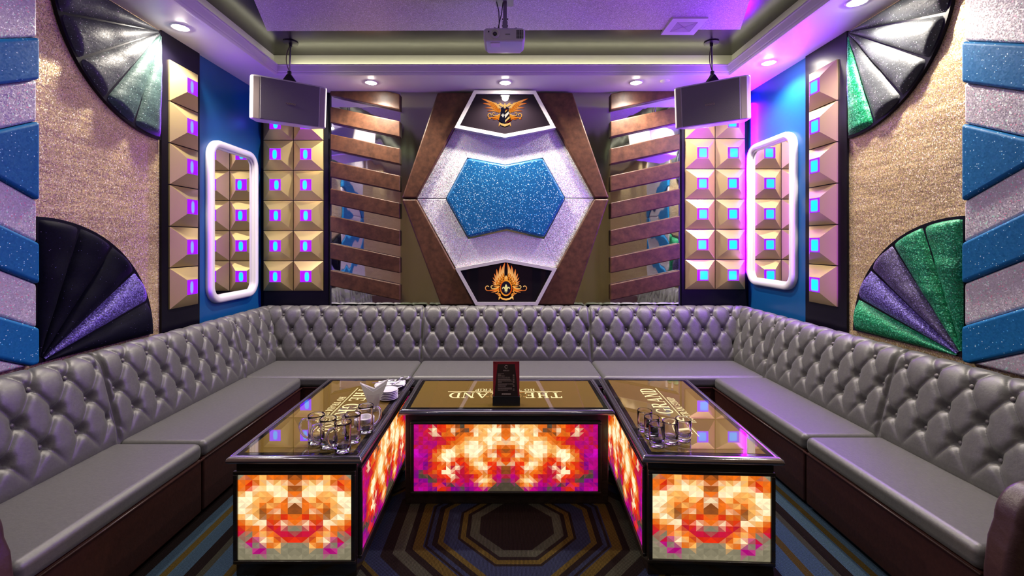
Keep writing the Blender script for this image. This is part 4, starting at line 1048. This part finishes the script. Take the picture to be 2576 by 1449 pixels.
# ------------------------------------------------------------------ air vent and ceiling sensor
t = Thing('air_vent', 'square white ceiling vent beside the right speaker rod', 'vent', (1.155, 2.88, TZ))
x0, x1, y0, y1 = 1.045, 1.265, 2.768, 2.985
mb = MB(); ins = .045; zl = TZ - .016
vs = [(x0, y0, TZ), (x1, y0, TZ), (x1, y1, TZ), (x0, y1, TZ), (x0, y0, zl), (x1, y0, zl), (x1, y1, zl), (x0, y1, zl), (x0 + ins, y0 + ins, zl), (x1 - ins, y0 + ins, zl), (x1 - ins, y1 - ins, zl), (x0 + ins, y1 - ins, zl), (x0 + ins, y0 + ins, TZ - .006), (x1 - ins, y0 + ins, TZ - .006), (x1 - ins, y1 - ins, TZ - .006), (x0 + ins, y1 - ins, TZ - .006)]
t.part('frame', mb.add(vs, [(k * 4 + i, (k * 4 + (i + 1) % 4), (k + 1) * 4 + (i + 1) % 4, (k + 1) * 4 + i) for k in range(3) for i in range(4)]), M['white'])
t.part('duct', MB().box(x0 + ins, x1 - ins, y0 + ins, y1 - ins, TZ - .007, TZ - .0055), M['black'])
nn_ = 9
for k in range(nn_):
    a = ins + .004 + k * .0062
    mb = MB()
    for (ax_, bx_, ay_, by_) in ((x0 + a, x1 - a, y0 + a, y0 + a + .0032), (x0 + a, x1 - a, y1 - a - .0032, y1 - a), (x0 + a, x0 + a + .0032, y0 + a, y1 - a), (x1 - a - .0032, x1 - a, y0 + a, y1 - a)):
        mb.box(ax_, bx_, ay_, by_, TZ - .016, TZ - .008)
    t.part('louvre', mb, M['white'])
single('smoke_sensor', MB().lathe([(0, -.014), (.024, -.013), (.034, -.006), (.036, 0)], seg=28), M['white'], 'small round white sensor on the soffit left of the right speaker', 'sensor', (1.233, 3.426, H), None, True)

# ------------------------------------------------------------------ downlights
def spot(x, y, z, power, col, ang=150, blend=.6, r=.03):
    l = bpy.data.lights.new('soffit_spot', 'SPOT'); l.energy = power; l.color = col; l.spot_size = math.radians(ang); l.spot_blend = blend; l.shadow_soft_size = r
    o = bpy.data.objects.new('soffit_spot', l); COL.objects.link(o); o.location = (x, y, z); return o
WARM = (1, .90, .76)
dl = None
DLP = 34
for x, y, lab, k in ((-1.04, 3.46, 'recessed downlight above the left slatted mirror', 1), (.003, 3.46, 'recessed downlight above the upper crest plaque', 1.2), (1.02, 3.46, 'recessed downlight above the right slatted mirror', 1),
                     (-1.875, 2.573, 'recessed downlight beside the grey fan on the left wall', 1.2), (1.825, 3.078, 'recessed downlight above the right blue wall', 1), (1.82, 2.30, 'recessed downlight above the grey and green fan, cut by the top edge', 1.2)):
    if dl is None:
        t = Thing('downlight', lab, 'ceiling light', (x, y, H), 'recessed downlights'); dl = t.o
        t.part('trim_ring', MB().lathe([(.036, -.001), (.039, -.006), (.050, -.005), (.054, 0)], (0, 0, 0), 32), M['white'], True, local=True)
        t.part('bulb', MB().lathe([(0, -.014), (.014, -.0135), (.026, -.011), (.034, -.006), (.036, -.0015)], (0, 0, 0), 24), M['downlight'], True, local=True)
    else: dup(dl, (x, y, H), 0, lab)
    spot(x, y, H - .022, DLP * k * (2.3 if y > 3.3 else 1.7), WARM)
# added fill spots, unseen, behind the camera and along the side soffits
for x, y in ((-1.86, 1.3), (1.86, 1.0), (-1.86, .1), (1.86, -.1), (-.9, -1.1), (.9, -1.1)):
    spot(x, y, H - .012, DLP * .3, WARM)

def area(name, loc, rot, sx_, sy_, power, col):
    l = bpy.data.lights.new(name, 'AREA'); l.shape = 'RECTANGLE'; l.size = sx_; l.size_y = sy_; l.energy = power; l.color = col
    o = bpy.data.objects.new(name, l); COL.objects.link(o); o.location = loc; o.rotation_euler = rot; return o
# cove strips behind the cornice lip, aimed up and at the cream upstand
CV = (1, .95, .70)
area('cove_strip', (0, TY1 + .012, H + .052), (PI, 0, 0), 3.2, .012, 3.2, CV)
area('cove_strip', (TX0 - .012, 1.4, H + .052), (PI, 0, 0), .012, 3.8, 1.0, CV)
area('cove_strip', (TX1 + .012, 1.4, H + .052), (PI, 0, 0), .012, 3.8, 1.0, CV)
# added fill light over the middle of the room, out of frame
area('room_fill', (0, .6, TZ - .02), (0, 0, 0), 1.4, 1.4, 11, (1, .95, .90))
# violet LED strips along the edges of the lamp tile panels
VI = (.26, .0, 1.0)
def strip(loc, aim, power):
    o = area('violet_strip', loc, (0, 0, 0), .04, 1.4, power, VI)
    o.rotation_euler = Vector(aim).to_track_quat('-Z', 'Y').to_euler()
strip((W - .03, 2.61, 1.72), (-1, .3, 0), 13); strip((W - .03, 2.975, 1.82), (-1, .1, 0), 16)
strip((1.998, YB - .03, 1.82), (-.2, -1, 0), 27)
strip((-W + .03, 2.95, 1.72), (1, .3, 0), 3.5)
strip((-W + .03, 2.61, 1.72), (1, -.4, 0), 2)

# ------------------------------------------------------------------ world, camera, view
w = bpy.data.worlds.new('World'); SC.world = w; w.use_nodes = True
w.node_tree.nodes['Background'].inputs[0].default_value = (.02, .02, .03, 1)
cam = bpy.data.cameras.new('Camera'); co = bpy.data.objects.new('Camera', cam); COL.objects.link(co)
co.location = (0, 0, EYE); co.rotation_euler = (PI / 2, 0, 0)
cam.sensor_width = 36; cam.lens = 36 * F / 2576; cam.shift_x = (1288 - CX) / 2576; cam.shift_y = -(724.5 - CY) / 2576; cam.clip_start = .02
SC.camera = co
for o in SC.objects:
    if o.parent is None: o.location.z -= FL
vs_ = SC.view_settings; vs_.view_transform = 'Standard'; vs_.look = 'None'; vs_.gamma = 1; vs_.use_curve_mapping = False; vs_.exposure = .28
cy = SC.cycles
cy.caustics_reflective = False; cy.caustics_refractive = False; cy.max_bounces = 8; cy.diffuse_bounces = 4; cy.glossy_bounces = 5; cy.transmission_bounces = 8; cy.blur_glossy = .6; cy.sample_clamp_indirect = 6
